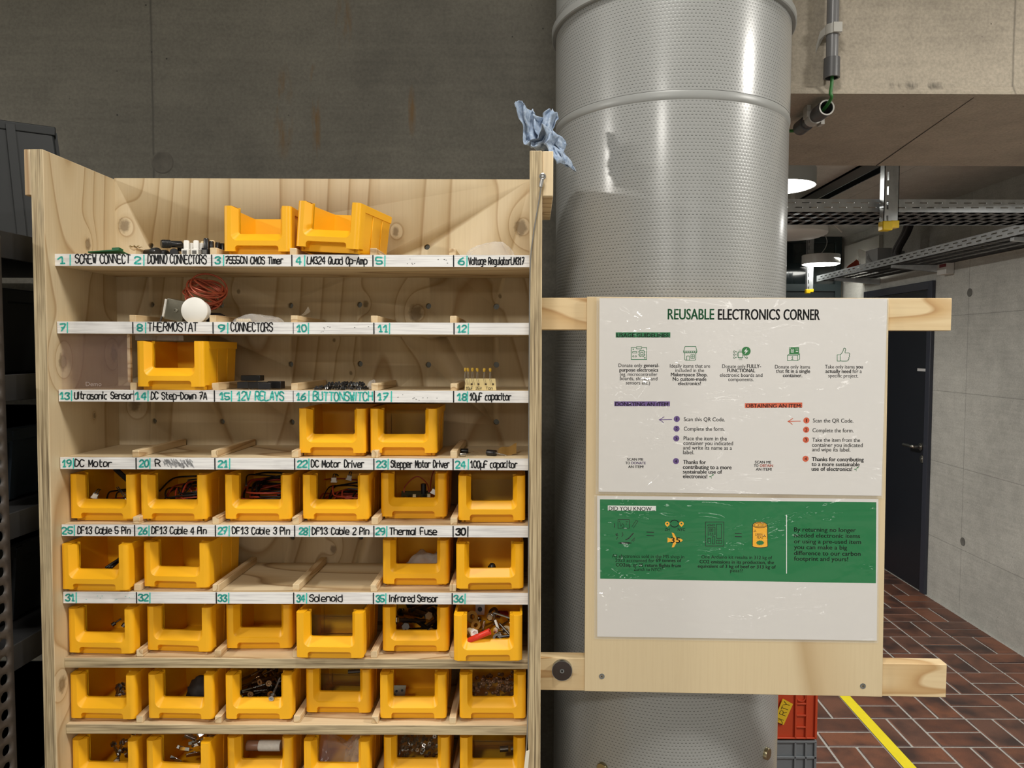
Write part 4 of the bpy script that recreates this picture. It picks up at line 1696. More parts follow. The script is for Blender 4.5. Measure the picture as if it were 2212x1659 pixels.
S.begin(M_pgrey)
S.rect(1698.3, 1112, 1700, 1239)
S.end('divider_line')
S.begin(M_pblack)
S.text('All electronics sold in the MS shop in', 1322, 1478, 1204.3, 10.8)
S.mixed([('2023 accounted for', 0), ('69 tonnes of', 1)], 1329, 1472, 1213.7, 10.8)
S.mixed([('CO2eq. or 35 return flights from', 1)], 1330, 1471, 1223.5, 10.8)
S.text('Zurich to NYC!?', 1369, 1431, 1233, 10.8)
S.end('printed_paragraph')
S.begin(M_pblack)
S.text('One Arduino kit results in 312 kg of', 1515, 1668, 1206.3, 10.8)
S.mixed([('CO2 emissions in its production, the', 1)], 1511, 1672, 1216.6, 10.8)
S.mixed([('equivalent of 3 kg of beef or 313 kg of', 1)], 1507, 1676, 1226.2, 10.8)
S.text('peas!?', 1577, 1604.5, 1236, 10.8)
S.end('printed_paragraph')
S.begin(M_pblack)
for (t, x1, yb) in (('By returning no longer', 1849, 1148), ('needed electronic items', 1858, 1160.7), ('or using a pre-used item', 1860, 1173.5), ('you can make a big', 1830, 1186),
                    ('difference to our carbon', 1859, 1199), ('footprint and yours!', 1832, 1211)):
    S.text(t, 1715, x1, yb, 13.6, 0.018)
S.end('printed_paragraph')


# ---------------------------------------------------------------- passage: trays, lamps, pipes
M_galv = G('galvanised_steel', 0.42, 0.65, C(186, 190, 192))
_n = M_galv.noise(M_galv.coord(), 30, 3, 0.6)
M_galv.set('Base Color', M_galv.ramp(_n, (0.3, C(184, 189, 192)), (0.7, C(206, 210, 212))))
M_galv = M_galv.m
M_tray_b = plain('tray_bottom_zinc', C(120, 122, 124), 0.6, 0.6, 0.2, 40)
M_cap = plain('yellow_cap', C(246, 208, 20), 0.45)
M_pipe = plain('grey_conduit', C(122, 122, 124), 0.32)
M_sleeve = plain('dark_grey_conduit', C(92, 92, 94), 0.4)
M_clip = plain('pale_clip', C(196, 194, 188), 0.45)
M_cable_g = plain('green_cable_sheath', C(52, 122, 56), 0.45)


def perforated(mb, L, h, t, rows_, pitch, sl, sh, put):
    """side rail of length L and height h with rows of slots, cut as real openings; PUT maps (a, z, y) to 3-D"""
    zs = [0.0]
    for zc in rows_:
        zs += [zc - sh / 2, zc + sh / 2]
    zs.append(h)

    def blk(a0, a1, z0, z1):
        mb.hexa([put(a0, z0, 0), put(a1, z0, 0), put(a1, z0, t), put(a0, z0, t)], [put(a0, z1, 0), put(a1, z1, 0), put(a1, z1, t), put(a0, z1, t)])
    for i in range(len(zs) - 1):
        if i % 2 == 0:
            blk(0, L, zs[i], zs[i + 1])
        else:
            a = 0.0
            k = (pitch / 2) if (i // 2) % 2 else 0.0
            a0 = 0.0
            c = pitch * 0.5 + k
            while c + sl / 2 < L:
                blk(a0, c - sl / 2, zs[i], zs[i + 1])
                a0 = c + sl / 2
                c += pitch
            blk(a0, L, zs[i], zs[i + 1])


def tray_floor(mb, L, wd, put, pitch=0.05):
    """slotted tray bottom: thin bars with gaps between"""
    a = 0.0
    n = int(L / pitch)
    for i in range(n):
        a0 = i * pitch
        for (b0, b1) in ((0.0, wd * 0.12), (wd * 0.22, wd * 0.38), (wd * 0.48, wd * 0.64), (wd * 0.74, wd)):
            mb.poly([put(a0, b0), put(a0 + pitch, b0), put(a0 + pitch, b1), put(a0, b1)])
        mb.poly([put(a0, 0), put(a0 + pitch * 0.62, 0), put(a0 + pitch * 0.62, wd), put(a0, wd)])


# tray across the passage
TY = 2.9
zb_ = atY(1800, 458, TY).z
zt_ = atY(1800, 430, TY).z
tx0 = -1.45
TX1 = RX - 0.03
tr = thing('cable_tray', 'galvanised cable tray running straight across the passage', 'cable tray', (tx0, TY, zb_))
mb = MB().mat(M_galv)
hT = zt_ - zb_
perforated(mb, TX1 - tx0, hT, 0.0015, (hT * 0.36, hT * 0.72), 0.057, 0.031, 0.0042, lambda a, z, y: (a, y, z))
mb.build('side_rail', tr)
mb = MB().mat(M_galv)
mb.box(0, TX1 - tx0, 0.298, 0.2995, 0, hT)
mb.build('side_rail', tr)
mb = MB().mat(M_galv)
mb.mats[0] = M_tray_b
tray_floor(mb, TX1 - tx0, 0.298, lambda a, b: (a, b + 0.001, 0.001))
mb.build('tray_bottom', tr)
# tray along the right wall
wx = 2.3
q0, q1 = atX(2212, 492, wx), atX(1764, 605, wx)
zA = atX(2212, 504, wx).z
zB = atX(2212, 482, wx).z
ya = 3.30
tr2 = thing('cable_tray', 'galvanised cable tray along the right wall above the dark door', 'cable tray', (wx, ya, zA))
mb = MB().mat(M_galv)
h2 = zB - zA
perforated(mb, q1.y - ya, h2, 0.0015, (h2 * 0.32, h2 * 0.70), 0.085, 0.045, 0.0065, lambda a, z, y: (y, a, z))
mb.build('side_rail', tr2)
mb = MB().mat(M_galv)
mb.mats[0] = M_tray_b
tray_floor(mb, q1.y - ya, RX - wx - 0.02, lambda a, b: (b + 0.001, a, 0.001))
mb.build('tray_bottom', tr2)
for yy in (3.6, 4.8, 5.7):
    mb = MB().mat(M_galv)
    mb.prism([(0.02, yy - ya, -0.002), (RX - wx - 0.001, yy - ya, -0.002), (RX - wx - 0.001, yy - ya, -0.05), (0.02, yy - ya, -0.018)], (0, 0.03, 0))
    mb.build('wall_bracket', tr2)


def strut(name_label, x0, x1, ybot, Y, ceil):
    zb = atY((x0 + x1) / 2, ybot, Y).z
    a, b = atY(x0, ybot, Y).x, atY(x1, ybot, Y).x
    w = b - a
    t = thing('ceiling_strut', name_label, 'strut', ((a + b) / 2, Y, zb))
    mb = MB().mat(M_galv)
    Hh = ceil - zb
    # channel: slotted web facing the viewer and two flanges
    perforated(mb, Hh, w * 0.42, 0.0025, (w * 0.21,), 0.055, 0.032, w * 0.11, lambda c, z, y: (-w / 2 + z, y - w * 0.25, c))
    mb.box(-w * 0.08, -w * 0.055, -w * .25, w * 0.5, 0, Hh)
    mb.box(-w * 0.055, w / 2, w * 0.05, w * 0.08, 0, Hh)
    mb.box(-w / 2, -w / 2 + 0.0025, -w * .25, w * 0.3, 0, Hh)
    mb.box(w / 2 - 0.0025, w / 2, w * 0.05, w * 0.5, 0, Hh)
    mb.build('channel', t)
    mb = MB().mat(M_cap)
    e = 0.004
    mb.box(-w / 2 - e, w * 0.02, -w * .25 - e, w * 0.3, -0.012, w * 0.36)
    mb.box(w * 0.0, w / 2 + e, w * 0.02, w * 0.5, 0.0, w * 0.44)
    mb.build('end_cap', t, bevel=0.003)
    return t


strut('near galvanised ceiling strut with a yellow end cap in front of the cable tray', 1904, 1941, 492, TY - 0.035, ZC)
strut('far galvanised ceiling strut with a yellow end cap behind the hanging lamp', 1741, 1757, 631, 6.1, ZC)

# steel channel under the passage ceiling
a = atY(1893, 350, 3.4)
xch = atZ(1885, 366, ZC - 0.04).x
mb = MB().mat(plain('dark_steel_channel', C(120, 124, 128), 0.3, 1.0))
for (x0, x1, z0, z1) in ((-0.035, 0.035, -0.012, 0.0), (-0.035, -0.029, -0.06, 0.0), (0.029, 0.035, -0.06, 0.0)):
    mb.box(xch + x0, xch + x1, YB + 0.02, YE - 0.07, ZC + z0 - 0.001, ZC + z1 - 0.001)
tag(mb.build('ceiling_rail'), 'dark steel rail fixed along the passage ceiling left of the near strut', 'rail')


# round pendant lamps
def emit(name, col, s):
    g = G(name, 0.5, 0, (0.9, 0.9, 0.88, 1))
    g.set('Emission Color', col)
    g.set('Emission Strength', s)
    return g.m


M_glow = emit('lamp_diffuser', (1.0, 0.98, 0.90, 1), 14.0)
M_shade = plain('lamp_white_paint', C(196, 196, 192), 0.4)


def pendant(label, x, y, Y, d, h=0.075):
    p = atY(x, y, Y)
    t = thing('pendant_lamp', label, 'lamp', (p.x, p.y, p.z))
    r = d / 2
    mb = MB().mat(M_shade)
    mb.lathe([(r - 0.004, 0.001), (r, 0.0), (r, h * 0.94), (r - 0.004, h), (0.001, h + 0.001)], seg=48, caps=False)
    mb.lathe([(0.045, h), (0.045, h + 0.012), (0.001, h + 0.013)], seg=24, caps=False)
    mb.build('lamp_shade', t)
    mb = MB().mat(M_glow)
    mb.lathe([(r - 0.004, 0.002), (r - 0.02, -0.006), (0.0005, -0.010)], seg=48, caps=False)
    mb.build('diffuser', t)
    mb = MB().mat(M_clip)
    top_ = ZC - p.z
    mb.tube(smooth_path([(0, 0, h + 0.01), (0.035, 0, h + (top_ - h) * 0.3), (0.045, 0, h + (top_ - h) * 0.6), (0.01, 0, top_ - 0.001)], 6), 0.003, 6)
    mb.build('cord', t)
    return t


pendant('lit round pendant lamp half hidden by the right edge of the column', 1684, 404, 3.25, 0.30)
pendant('lit round pendant lamp hanging far back in front of the dark partition', 1773, 571, 6.0, 0.292)

# flat round unlit fitting on a plate
Yf_ = 4.6
p = atY(1712, 505, Yf_)
rr = atY(1784, 505, Yf_).x - p.x
t = thing('ceiling_fixture', 'unlit flat round white fixture below the cable tray', 'ceiling fixture', (p.x, p.y, p.z))
mb = MB().mat(plain('fixture_white', C(222, 222, 218), 0.4))
hh = 0.05
mb.lathe([(0.001, -0.026), (rr * .8, -0.022), (rr * .97, -0.008), (rr, 0.0), (rr, hh * 0.55), (rr * .985, hh * .6), (rr * .985, hh), (rr * .9, hh * 1.02), (0.001, hh * 1.02)], seg=56, caps=False)
mb.build('disc', t)
mb = MB().mat(M_sock)
for k in range(56):
    a = 2 * math.pi * k / 56
    c, s_ = math.cos(a), math.sin(a)
    mb.box(rr * .96, rr * .99, -rr * .02, rr * .02, hh * .98, hh * 1.25, Matrix.Rotation(a, 4, 'Z'))
mb.build('vent_ring', t)
mb = MB().mat(M_clip)
mb.box(-rr * .95, rr * .95, -rr * .5, rr * .5, hh * 1.25, hh * 1.7)
mb.cyl((0, 0, hh * 1.7), (0, 0, ZC - p.z - 0.001), 0.015, 12)
mb.build('mounting_plate', t)
mb = MB().mat(M_clip)
mb.tube(smooth_path([(rr * .9, 0, hh * 1.5), (rr * 1.15, 0, hh * 1.35), (rr * 1.4, 0, hh * .5), (rr * 1.48, 0, hh * .2)], 6), 0.005, 6)
mb.build('cord', t)

# conduits on the beam
q = atY(1796, 100, WY - 0.02)
zt0, zt1 = atY(1796, 170, WY - 0.02).z, atY(1796, 128, WY - 0.02).z
pr = thing('conduit', 'vertical grey plastic conduit on the concrete beam', 'conduit', (q.x, WY - 0.024, zt0))
mb = MB().mat(M_pipe)
mb.cyl((0, 0, 0.012), (0, 0, 3.14 - zt0), 0.0125, 24)
mb.build('pipe', pr)
mb = MB().mat(M_sleeve)
L_ = zt1 - zt0
mb.lathe([(0.0125, 0.0), (0.0165, 0.0), (0.0165, L_), (0.0128, L_)], seg=28, caps=False)
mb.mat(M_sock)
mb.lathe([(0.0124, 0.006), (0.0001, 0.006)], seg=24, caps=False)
mb.build('end_sleeve', pr)
zc1, zc0 = atY(1796, 57, WY - 0.02).z - zt0, atY(1796, 78, WY - 0.02).z - zt0
mb = MB().mat(M_clip)
mb.lathe([(0.0128, zc0), (0.0155, zc0), (0.0155, zc1), (0.0128, zc1)], seg=24, caps=False)
mb.box(-0.005, 0.013, -0.019, -0.014, zc0, zc1)
mb.prism([(-0.015, 0.0, zc0 + .002), (-0.022, 0.012, zc0 - .004), (-0.026, 0.0235, zc0 - .03), (-0.018, 0.0235, zc0 - .012)], (0, 0, zc1 - zc0 - .004))
mb.build('pipe_clip', pr)
# short piece under the beam
a = atZ(1786, 232, ZL - 0.024)
b = atZ(1728, 277, ZL - 0.024)
ax = (b - a).normalized()
pr2 = thing('conduit', 'short open-ended grey conduit clipped under the concrete beam', 'conduit', a)
ln = (b - a).length
mb = MB().mat(M_sleeve)
mb.lathe([(0.0135, 0.004), (0.0135, 0.0), (0.0168, 0.0), (0.0168, ln * 0.3), (0.0142, ln * 0.3), (0.0142, ln * 0.72), (0.0168, ln * 0.72), (0.0168, ln)], axis=ax, seg=28, caps=False)
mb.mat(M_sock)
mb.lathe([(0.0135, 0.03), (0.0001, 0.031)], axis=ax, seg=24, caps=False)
mb.mat(M_clip)
mb.lathe([(0.0138, 0.0), (0.0168, -0.0004)], axis=ax, seg=28, caps=False)
mb.build('pipe', pr2)
mb = MB().mat(M_clip)
M_ = Matrix.Translation(ax * (ln * .46)) @ Vector((0, 1, 0)).rotation_difference(ax).to_matrix().to_4x4()
mb.lathe([(0.0145, ln * .38), (0.0172, ln * .38), (0.0172, ln * .55), (0.0145, ln * .55)], axis=ax, seg=24, caps=False)
mb.box(-0.02, -0.012, -0.012, 0.012, -0.002, 0.0238, M_)
mb.box(0.012, 0.02, -0.012, 0.012, -0.018, 0.0, M_)
mb.build('pipe_clip', pr2)
mb = MB().mat(M_cable_g)
g0 = Vector((q.x, WY - 0.024, zt0 + 0.02))
mid = atY(1794, 200, WY - 0.022)
mid2 = a - ax * 0.022 + Vector((0.0, 0, 0.012))
pth = [g0, g0 + Vector((0.001, 0, -0.03)), mid, mid2, a + ax * 0.02, a + (b - a) * 0.5, b, b + ax * 0.02, Vector((CX + CR + 0.004, b.y + 0.05, b.z)), Vector((CX + CR - 0.12, b.y + 0.12, b.z))]
mb.tube(smooth_path(pth, 6), 0.0036, 10)
tag(mb.build('green_cable'), 'green cable running from the upright conduit into the one under the beam', 'cable')

# things on the right wall
M_box = plain('switch_box_white', C(206, 204, 198), 0.45)
q = atX(2052, 578, RX)
t = thing('junction_box', 'small white box with a red mark on the right wall above the door', 'junction box', (RX, q.y, q.z))
s_ = 0.05
mb = MB().mat(M_box)
mb.box(-0.055, -0.001, -0.052, 0.052, -0.045, 0.048)
mb.build('housing', t, bevel=0.004)
mb = MB().mat(plain('red_mark', C(120, 22, 24), 0.4))
mb.box(-0.057, -0.054, -0.053, 0.02, 0.0, 0.02)
mb.build('indicator', t)
a = atX(2035, 583, RX - 0.03)
b = atX(1965, 575, RX - 0.03)
mb = MB().mat(M_sleeve)
mb.tube(smooth_path([(RX - 0.03, q.y + 0.056, q.z - 0.02), a, b, (RX - 0.03, b.y + 0.5, b.z + 0.03)], 6), 0.016, 10)
tag(mb.build('wall_conduit'), 'dark conduit leading from the small white box along the right wall', 'conduit')
# white panel behind the tray
p0, p1 = atX(1830, 530, RX - 0.01), atX(1905, 508, RX - 0.01)
zt_ = p1.z
zb_ = zA + 0.03
mb = MB().mat(plain('white_panel', C(200, 198, 190), 0.5))
mb.box(RX - 0.03, RX - 0.001, p1.y, p0.y, zb_, zt_)
tag(mb.build('wall_panel'), 'plain white panel on the right wall behind the cable tray', 'panel')
c0 = atX(1922, 520, RX - 0.12)
mb = MB().mat(plain('grey_cabinet', C(120, 120, 118), 0.5))
mb.box(RX - 0.13, RX - 0.001, c0.y + 0.02, c0.y + 0.22, zA + 0.055, ZC - 0.25)
tag(mb.build('cable_duct'), 'grey upright duct on the right wall beside the white panel', 'duct')
c1 = atX(1899, 548, wx + 0.1)
mb = MB().mat(plain('grey_box', C(150, 152, 152), 0.5))
mb.box(wx + 0.06, wx + 0.16, c1.y - 0.06, c1.y + 0.12, zA + 0.003, zA + 0.15)
tag(mb.build('outlet_box', bevel=0.003), 'small grey box standing in the cable tray by the duct', 'box')
for k, (dx, up_) in enumerate(((1926, 515), (1932, 512), (1938, 518))):
    c2 = atX(dx, 540, wx + 0.14)
    mb = MB().mat(M_sleeve if k < 2 else M_sock)
    mb.tube(smooth_path([(c2.x + .14, c2.y, ZC - .002), (c2.x + .12, c2.y, zA + .4), (c2.x + .08, c2.y, zA + .25), (c2.x, c2.y - .02, zA + .1), (c2.x - .02, c2.y - .15, zA + .02)], 6), 0.016, 8)
    tag(mb.build('cable'), 'thick dark cable dropping into the tray by the grey duct', 'cable', 'cables dropping into the wall tray')
g = G('clear_bag_far', 0.2, 0, C(150, 140, 128))
g.set('Alpha', 0.55)
mb = MB().mat(g.m)
y0, y1 = atX(1889, 560, wx + 0.03).y, atX(1828, 580, wx + 0.03).y
yap = atX(1872, 540, wx + 0.08).y
zap = atX(1878, 537, wx + 0.08).z


def bagf(u, v):
    y = y0 + (y1 - y0) * u
    k = 1 - abs((y - yap) / ((y1 if y > yap else y0) - yap + 1e-9))
    z = zA + 0.01 + (zap - zA) * k * v
    return (wx + 0.04 + 0.10 * v * (1 - v) * 2 + 0.02 * math.sin(u * 19 + v * 7), y, z)


mb.sheet(bagf, 18, 8)
bag = mb.build('plastic_bag', sharp=0)
tag(bag, 'crumpled clear plastic bag with a red edge lying in the wall cable tray', 'bag')
mb = MB().mat(plain('red_band', C(150, 60, 40), 0.5))
mb.sheet(lambda u, v: tuple(Vector(bagf(0.72 + 0.28 * u, 0.75 + .25 * v)) + Vector((-0.012, 0, 0.0))), 10, 3)
mb.build('red_print', bag, sharp=0)


# ---------------------------------------------------------------- crates behind the column
def crate(label, mat, x1, y, z0, hgt, w=0.40, d=0.60):
    t = thing('plastic_crate', label, 'crate', (x1 - w / 2, y, z0))
    mb = MB().mat(mat)
    h = hgt
    e = 0.012
    W2 = w / 2
    th = 0.003
    k = e * .7
    mb.box(-W2 + k, W2 - k, k, k + th, 0, h - .004)
    mb.box(-W2 + k, W2 - k, d - k - th, d - k, 0, h - .004)
    mb.box(-W2 + k, -W2 + k + th, k + th, d - k - th, 0, h - .004)
    mb.box(W2 - k - th, W2 - k, k + th, d - k - th, 0, h - .004)
    mb.box(-W2 + k + th, W2 - k - th, k + th, d - k - th, 0.0, 0.004)
    mb.build('body', t)
    mb = MB().mat(mat)
    for (za, zb) in ((h - 0.008, h), (h - 0.062, h - 0.054), (0.004, 0.010)):
        mb.box(-W2, W2, 0, k - .0003, za, zb)
        mb.box(-W2, W2, d - k + .0003, d, za, zb)
        mb.box(-W2, -W2 + k - .0003, k, d - k, za, zb)
        mb.box(W2 - k + .0003, W2, k, d - k, za, zb)
    mb.build('rim', t, bevel=0.0015)
    mb = MB().mat(mat)
    for x in (W2 - .072, W2 - .036, -W2 + .072, -W2 + .036):
        mb.box(x - .003, x + .003, 0.0, .02, .006, h - .004)
    for x in (W2 - .004, -W2 + .004):
        mb.box(x - .004, x + .004, 0.0, .02, .006, h - .004)
    for zz in (0.045, 0.085, 0.125, 0.165):
        if zz < h - .07:
            mb.box(W2 - .072, W2 - .036, 0.0, .014, zz - .0025, zz + .0025)
            mb.box(-W2 + .036, -W2 + .072, 0.0, .014, zz - .0025, zz + .0025)
    mb.lathe([(.0165, 0), (.0165, .012), (.0125, .012), (.0125, 0)], (W2 - .054, 0.014, 0.147), (0, -1, 0), 20, False)
    mb.build('corner_ribs', t, bevel=0.001)
    return t


YC = 2.42
cz = atY(1720, 1600, YC).z
cx1 = atY(1765, 1590, YC).x
M_red = plastic('red_orange_plastic', C(208, 78, 42), 0.5)
M_gcr = plastic('grey_plastic', C(128, 134, 140), 0.5)
crate('grey plastic crate under the red one behind the column', M_gcr, cx1, YC, max(0.0005, cz - 0.32), 0.319)
rc = crate('red plastic crate stacked on the grey one behind the column', M_red, cx1, YC, cz + 0.0005, 0.32)
mb = MB().mat(plain('yellow_note', C(240, 200, 40), 0.6))
N = [atY(x, y, YC - 0.002) for x, y in ((1691, 1509), (1713, 1521), (1693, 1566), (1672, 1556))]
mb.prism(N, (0, 0.0006, 0))
note = mb.build('sticky_note')
tag(note, 'yellow sticky note with handwriting on the red crate', 'note')
mb = MB().mat(M_ink)
c = (N[0] + N[3]) / 2
rot_ = math.atan2((N[0] - N[3]).z, (N[0] - N[3]).x)
sub = MB()
for i, ch in enumerate('DIRTY'):
    for st in GLY[ch].split(';'):
        pts = [(int(p_[0]) * .0032 + i * .016 - .042, (int(p_[1]) - 5) * .0036) for p_ in st.split()]
        ca, sa = math.cos(rot_), math.sin(rot_)
        ctr = (N[0] + N[1] + N[2] + N[3]) / 4
        mb.stroke([(ctr.x + px * ca - pz * sa, ctr.z + px * sa + pz * ca) for px, pz in pts], 0.0017, YC - 0.0026)
sub.bm.free()
mb.build('handwriting', note)

# ---------------------------------------------------------------- metal rack with boxes left of the shelf
M_rack = plain('dark_rack_paint', C(66, 60, 56), 0.5)
M_rackd = plain('rack_deck', C(30, 30, 31), 0.55)
M_gbox = plastic('dark_grey_box', C(30, 33, 35), 0.5)
M_gbox2 = plastic('blue_grey_tub', C(42, 52, 62), 0.4)
XF = -0.702
rack = thing('metal_rack', 'dark metal rack with perforated uprights left of the plywood shelf', 'rack', (XF - 0.25, 1.2, 0))


def wp(mb, name, **k):
    return wpart(mb, name, rack, **k)


yr = atX(20, 1200, XF).y
yh = atX(9, 1370, XF).y
for (y0, y1) in ((yr - 0.045, yr), (1.56, 1.605)):
    mb = MB().mat(M_rack)
    # flange with a row of round holes
    hr = 0.0076
    pitch = 0.024
    yc = y0 + 0.026
    z = 0.02
    while z < 1.79:
        z1 = min(z + pitch, 1.80)
        zc = (z + z1) / 2
        per = []
        for (ya_, za_, yb_, zb__) in ((y0, z, y1, z), (y1, z, y1, z1), (y1, z1, y0, z1), (y0, z1, y0, z)):
            per += [(ya_ + (yb_ - ya_) * k / 4, za_ + (zb__ - za_) * k / 4) for k in range(4)]
        sv, rv = [], []
        for (yy, zz) in per:
            l = math.hypot(yy - yc, zz - zc)
            sv.append(mb.v((XF, yy, zz)))
            rv.append(mb.v((XF, yc + hr * (yy - yc) / l, zc + hr * (zz - zc) / l)))
        for k in range(16):
            kk = (k + 1) % 16
            mb.face([rv[k], rv[kk], sv[kk], sv[k]])
        z = z1
    mb.box(XF - 0.04, XF - 0.001, y0, y0 + 0.002, 0.0, 1.80)
    bmesh.ops.remove_doubles(mb.bm, verts=mb.bm.verts, dist=0.0002)
    up_o = wp(mb, 'upright')
    so = up_o.modifiers.new('thickness', 'SOLIDIFY')
    so.thickness = 0.0018
M_in = Matrix.Identity(4)
dks = [atX(20, 495, XF - 0.01).z - 0.01, atX(30, 815, XF).z, atX(40, 1110, XF).z, atX(40, 1395, XF).z, atX(40, 1600, XF).z - 0.25]
for z in dks:
    mb = MB().mat(M_rackd)
    mb.box(XF - 0.62, XF - 0.004, yr - 0.04, 1.60, z - 0.002, z)
    wp(mb, 'deck')
    mb = MB().mat(M_rackd)
    mb.box(XF - 0.003, XF - 0.0005, yr - 0.002, 1.56, z - 0.032, z + 0.004)
    wp(mb, 'beam', bevel=0.001)


def tub(label, x0, x1, y0, y1, z, h, mat, flip=False, rot=0.0):
    t = thing('storage_tub', label, 'box', ((x0 + x1) / 2, (y0 + y1) / 2, z), (0, 0, R(rot)))
    w, d = (x1 - x0) / 2, (y1 - y0) / 2
    k = 0.90
    ka, kb = (1.0, k) if flip else (k, 1.0)
    mb = MB().mat(mat)
    mb.hexa([(-w * ka, -d * ka, 0), (w * ka, -d * ka, 0), (w * ka, d * ka, 0), (-w * ka, d * ka, 0)], [(-w * kb, -d * kb, h), (w * kb, -d * kb, h), (w * kb, d * kb, h), (-w * kb, d * kb, h)])
    mb.build('body', t, bevel=0.004)
    mb = MB().mat(mat)
    zr = 0.0 if flip else h - 0.02
    mb.box(-w * 1.01, w * 1.01, -d * 1.01, d * 1.01, zr + (0.0003 if flip else 0), zr + 0.02)
    if flip:
        mb.box(-w * kb * 1.02, w * kb * 1.02, -d * kb * 1.02, d * kb * 1.02, h - 0.014, h + 0.001)
    mb.build('rim', t, bevel=0.002)
    mb = MB().mat(mat)
    for i in range(5):
        a = -w + (i + 0.7) * w * 2 / 5.6
        mb.hexa([(a * ka - .006, -d * ka - .005, .002), (a * ka + .006, -d * ka - .005, .002), (a * ka + .006, -d * ka, .002), (a * ka - .006, -d * ka, .002)],
                [(a * kb - .006, -d * kb - .005, h - .004), (a * kb + .006, -d * kb - .005, h - .004), (a * kb + .006, -d * kb, h - .004), (a * kb - .006, -d * kb, h - .004)])
        b = -d + (i + 0.5) * d * 2 / 5
        mb.hexa([(w * ka, b * ka - .006, .002), (w * ka + .005, b * ka - .006, .002), (w * ka + .005, b * ka + .006, .002), (w * ka, b * ka + .006, .002)],
                [(w * kb, b * kb - .006, h - .004), (w * kb + .005, b * kb - .006, h - .004), (w * kb + .005, b * kb + .006, h - .004), (w * kb, b * kb + .006, h - .004)])
    mb.build('side_ribs', t)
    return t


ct = atY(130, 275, 1.243)
cr_ = Matrix.Rotation(R(32), 2)
cc_ = Vector((ct.x, ct.y)) + cr_ @ Vector((-0.19, 0.13))
tub('dark grey ribbed box turned askew on top of the rack', cc_.x - 0.2, cc_.x + 0.2, cc_.y - 0.14, cc_.y + 0.14, dks[0] + 0.001, ct.z - dks[0] - 0.002, M_gbox, True, 32)
tub('black box on the second deck of the rack', XF - 0.5, XF - 0.06, 1.02, 1.5, dks[1] + 0.001, 0.125, M_gbox)
tub('blue-grey tub on the third deck of the rack', XF - 0.5, XF - 0.05, 1.02, 1.5, dks[2] + 0.001, 0.11, M_gbox2)
tub('dark grey tub on the fourth deck of the rack', XF - 0.5, XF - 0.05, 1.02, 1.5, dks[3] + 0.001, 0.12, M_gbox)
tub('blue-grey tub on the lowest deck of the rack', XF - 0.5, XF - 0.05, 1.02, 1.5, dks[4] + 0.001, 0.14, M_gbox2)


VIEW = SHELF_VIEW
BEFORE = set(bpy.data.objects)


# ---------------------------------------------------------------- loose things on the shelves
M_blackp = plain('black_plastic', C(26, 26, 28), 0.3)
M_blackm = plain('black_rubber', C(22, 22, 24), 0.5)
M_white = plain('white_plastic', C(236, 234, 228), 0.4)
M_cream = plain('cream_plastic', C(226, 208, 168), 0.45)
M_metal = plain('shiny_steel', C(188, 186, 182), 0.25, 1.0)
M_darkm = plain('dark_steel', C(110, 104, 98), 0.32, 1.0)
M_bronze = plain('bronze_screw', C(122, 92, 64), 0.35, 1.0)
M_pcb = plain('green_circuit_board', C(30, 96, 58), 0.4)
M_redins = plain('red_wire', C(176, 66, 42), 0.42)
M_blkins = plain('black_wire', C(20, 19, 20), 0.42)


def clear(name, a, col=(0.9, 0.9, 0.9, 1), rough=0.12):
    g = G(name, rough, 0, col)
    f = g.noise(g.coord(), 55, 3, 0.65, 0.8)
    n = g.node('Bump')
    n.inputs['Strength'].default_value = 0.7
    n.inputs['Distance'].default_value = 0.004
    g.put(n.inputs['Height'], f)
    g.set('Normal', n.outputs[0])
    lw = g.node('LayerWeight')
    lw.inputs[0].default_value = 0.35
    g.set('Alpha', g.math('ADD', a, g.math('MULTIPLY', lw.outputs['Facing'], 0.35), clamp=True))
    return g.m


M_clear = clear('clear_foil', 0.14)
M_clear2 = clear('clear_foil_thick', 0.13)


def sh(i):
    return SZ[i] + 0.0003


def on(px, shelf, Y):
    return Vector((atY(px, rows[shelf], Y).x, Y, sh(shelf)))


# shelf 1: green board, plug connectors, clear bag
p = on(232, 0, 1.035)
t = thing('circuit_board', 'green circuit board lying in the first compartment of the top shelf', 'circuit board', p + Vector((0, 0, 0.0022)), (R(-9), R(-4), R(-3)))
mb = MB().mat(M_pcb)
mb.box(-0.024, 0.020, -0.006, 0.016, 0.002, 0.0036)
mb.build('board', t)
mb = MB().mat(M_clip)
for k in range(10):
    mb.cyl((-0.021 + k * 0.0042, -0.003, 0.0036), (-0.021 + k * 0.0042, -0.003, 0.0042), 0.0009, 8)
mb.build('solder_pads', t)
mb = MB().mat(M_pcb)
mb.box(0.009, 0.019, -0.004, 0.006, 0.0036, 0.007)
mb.build('screw_terminal', t)
p = on(284, 0, YS + 0.004)
mb = MB().mat(M_cream)
mb.sheet(lambda u, v: (p.x - 0.004 + u * 0.012 + 0.002 * math.sin(9 * v), p.y + 0.012 * v, p.z + 0.0104 + 0.003 * abs(math.sin(7 * u + 5 * v)) * (1 - 0.4 * v)), 8, 8)
tag(mb.build('torn_tape', sharp=0), 'scrap of torn pale tape on the first divider stick of the top shelf', 'tape')


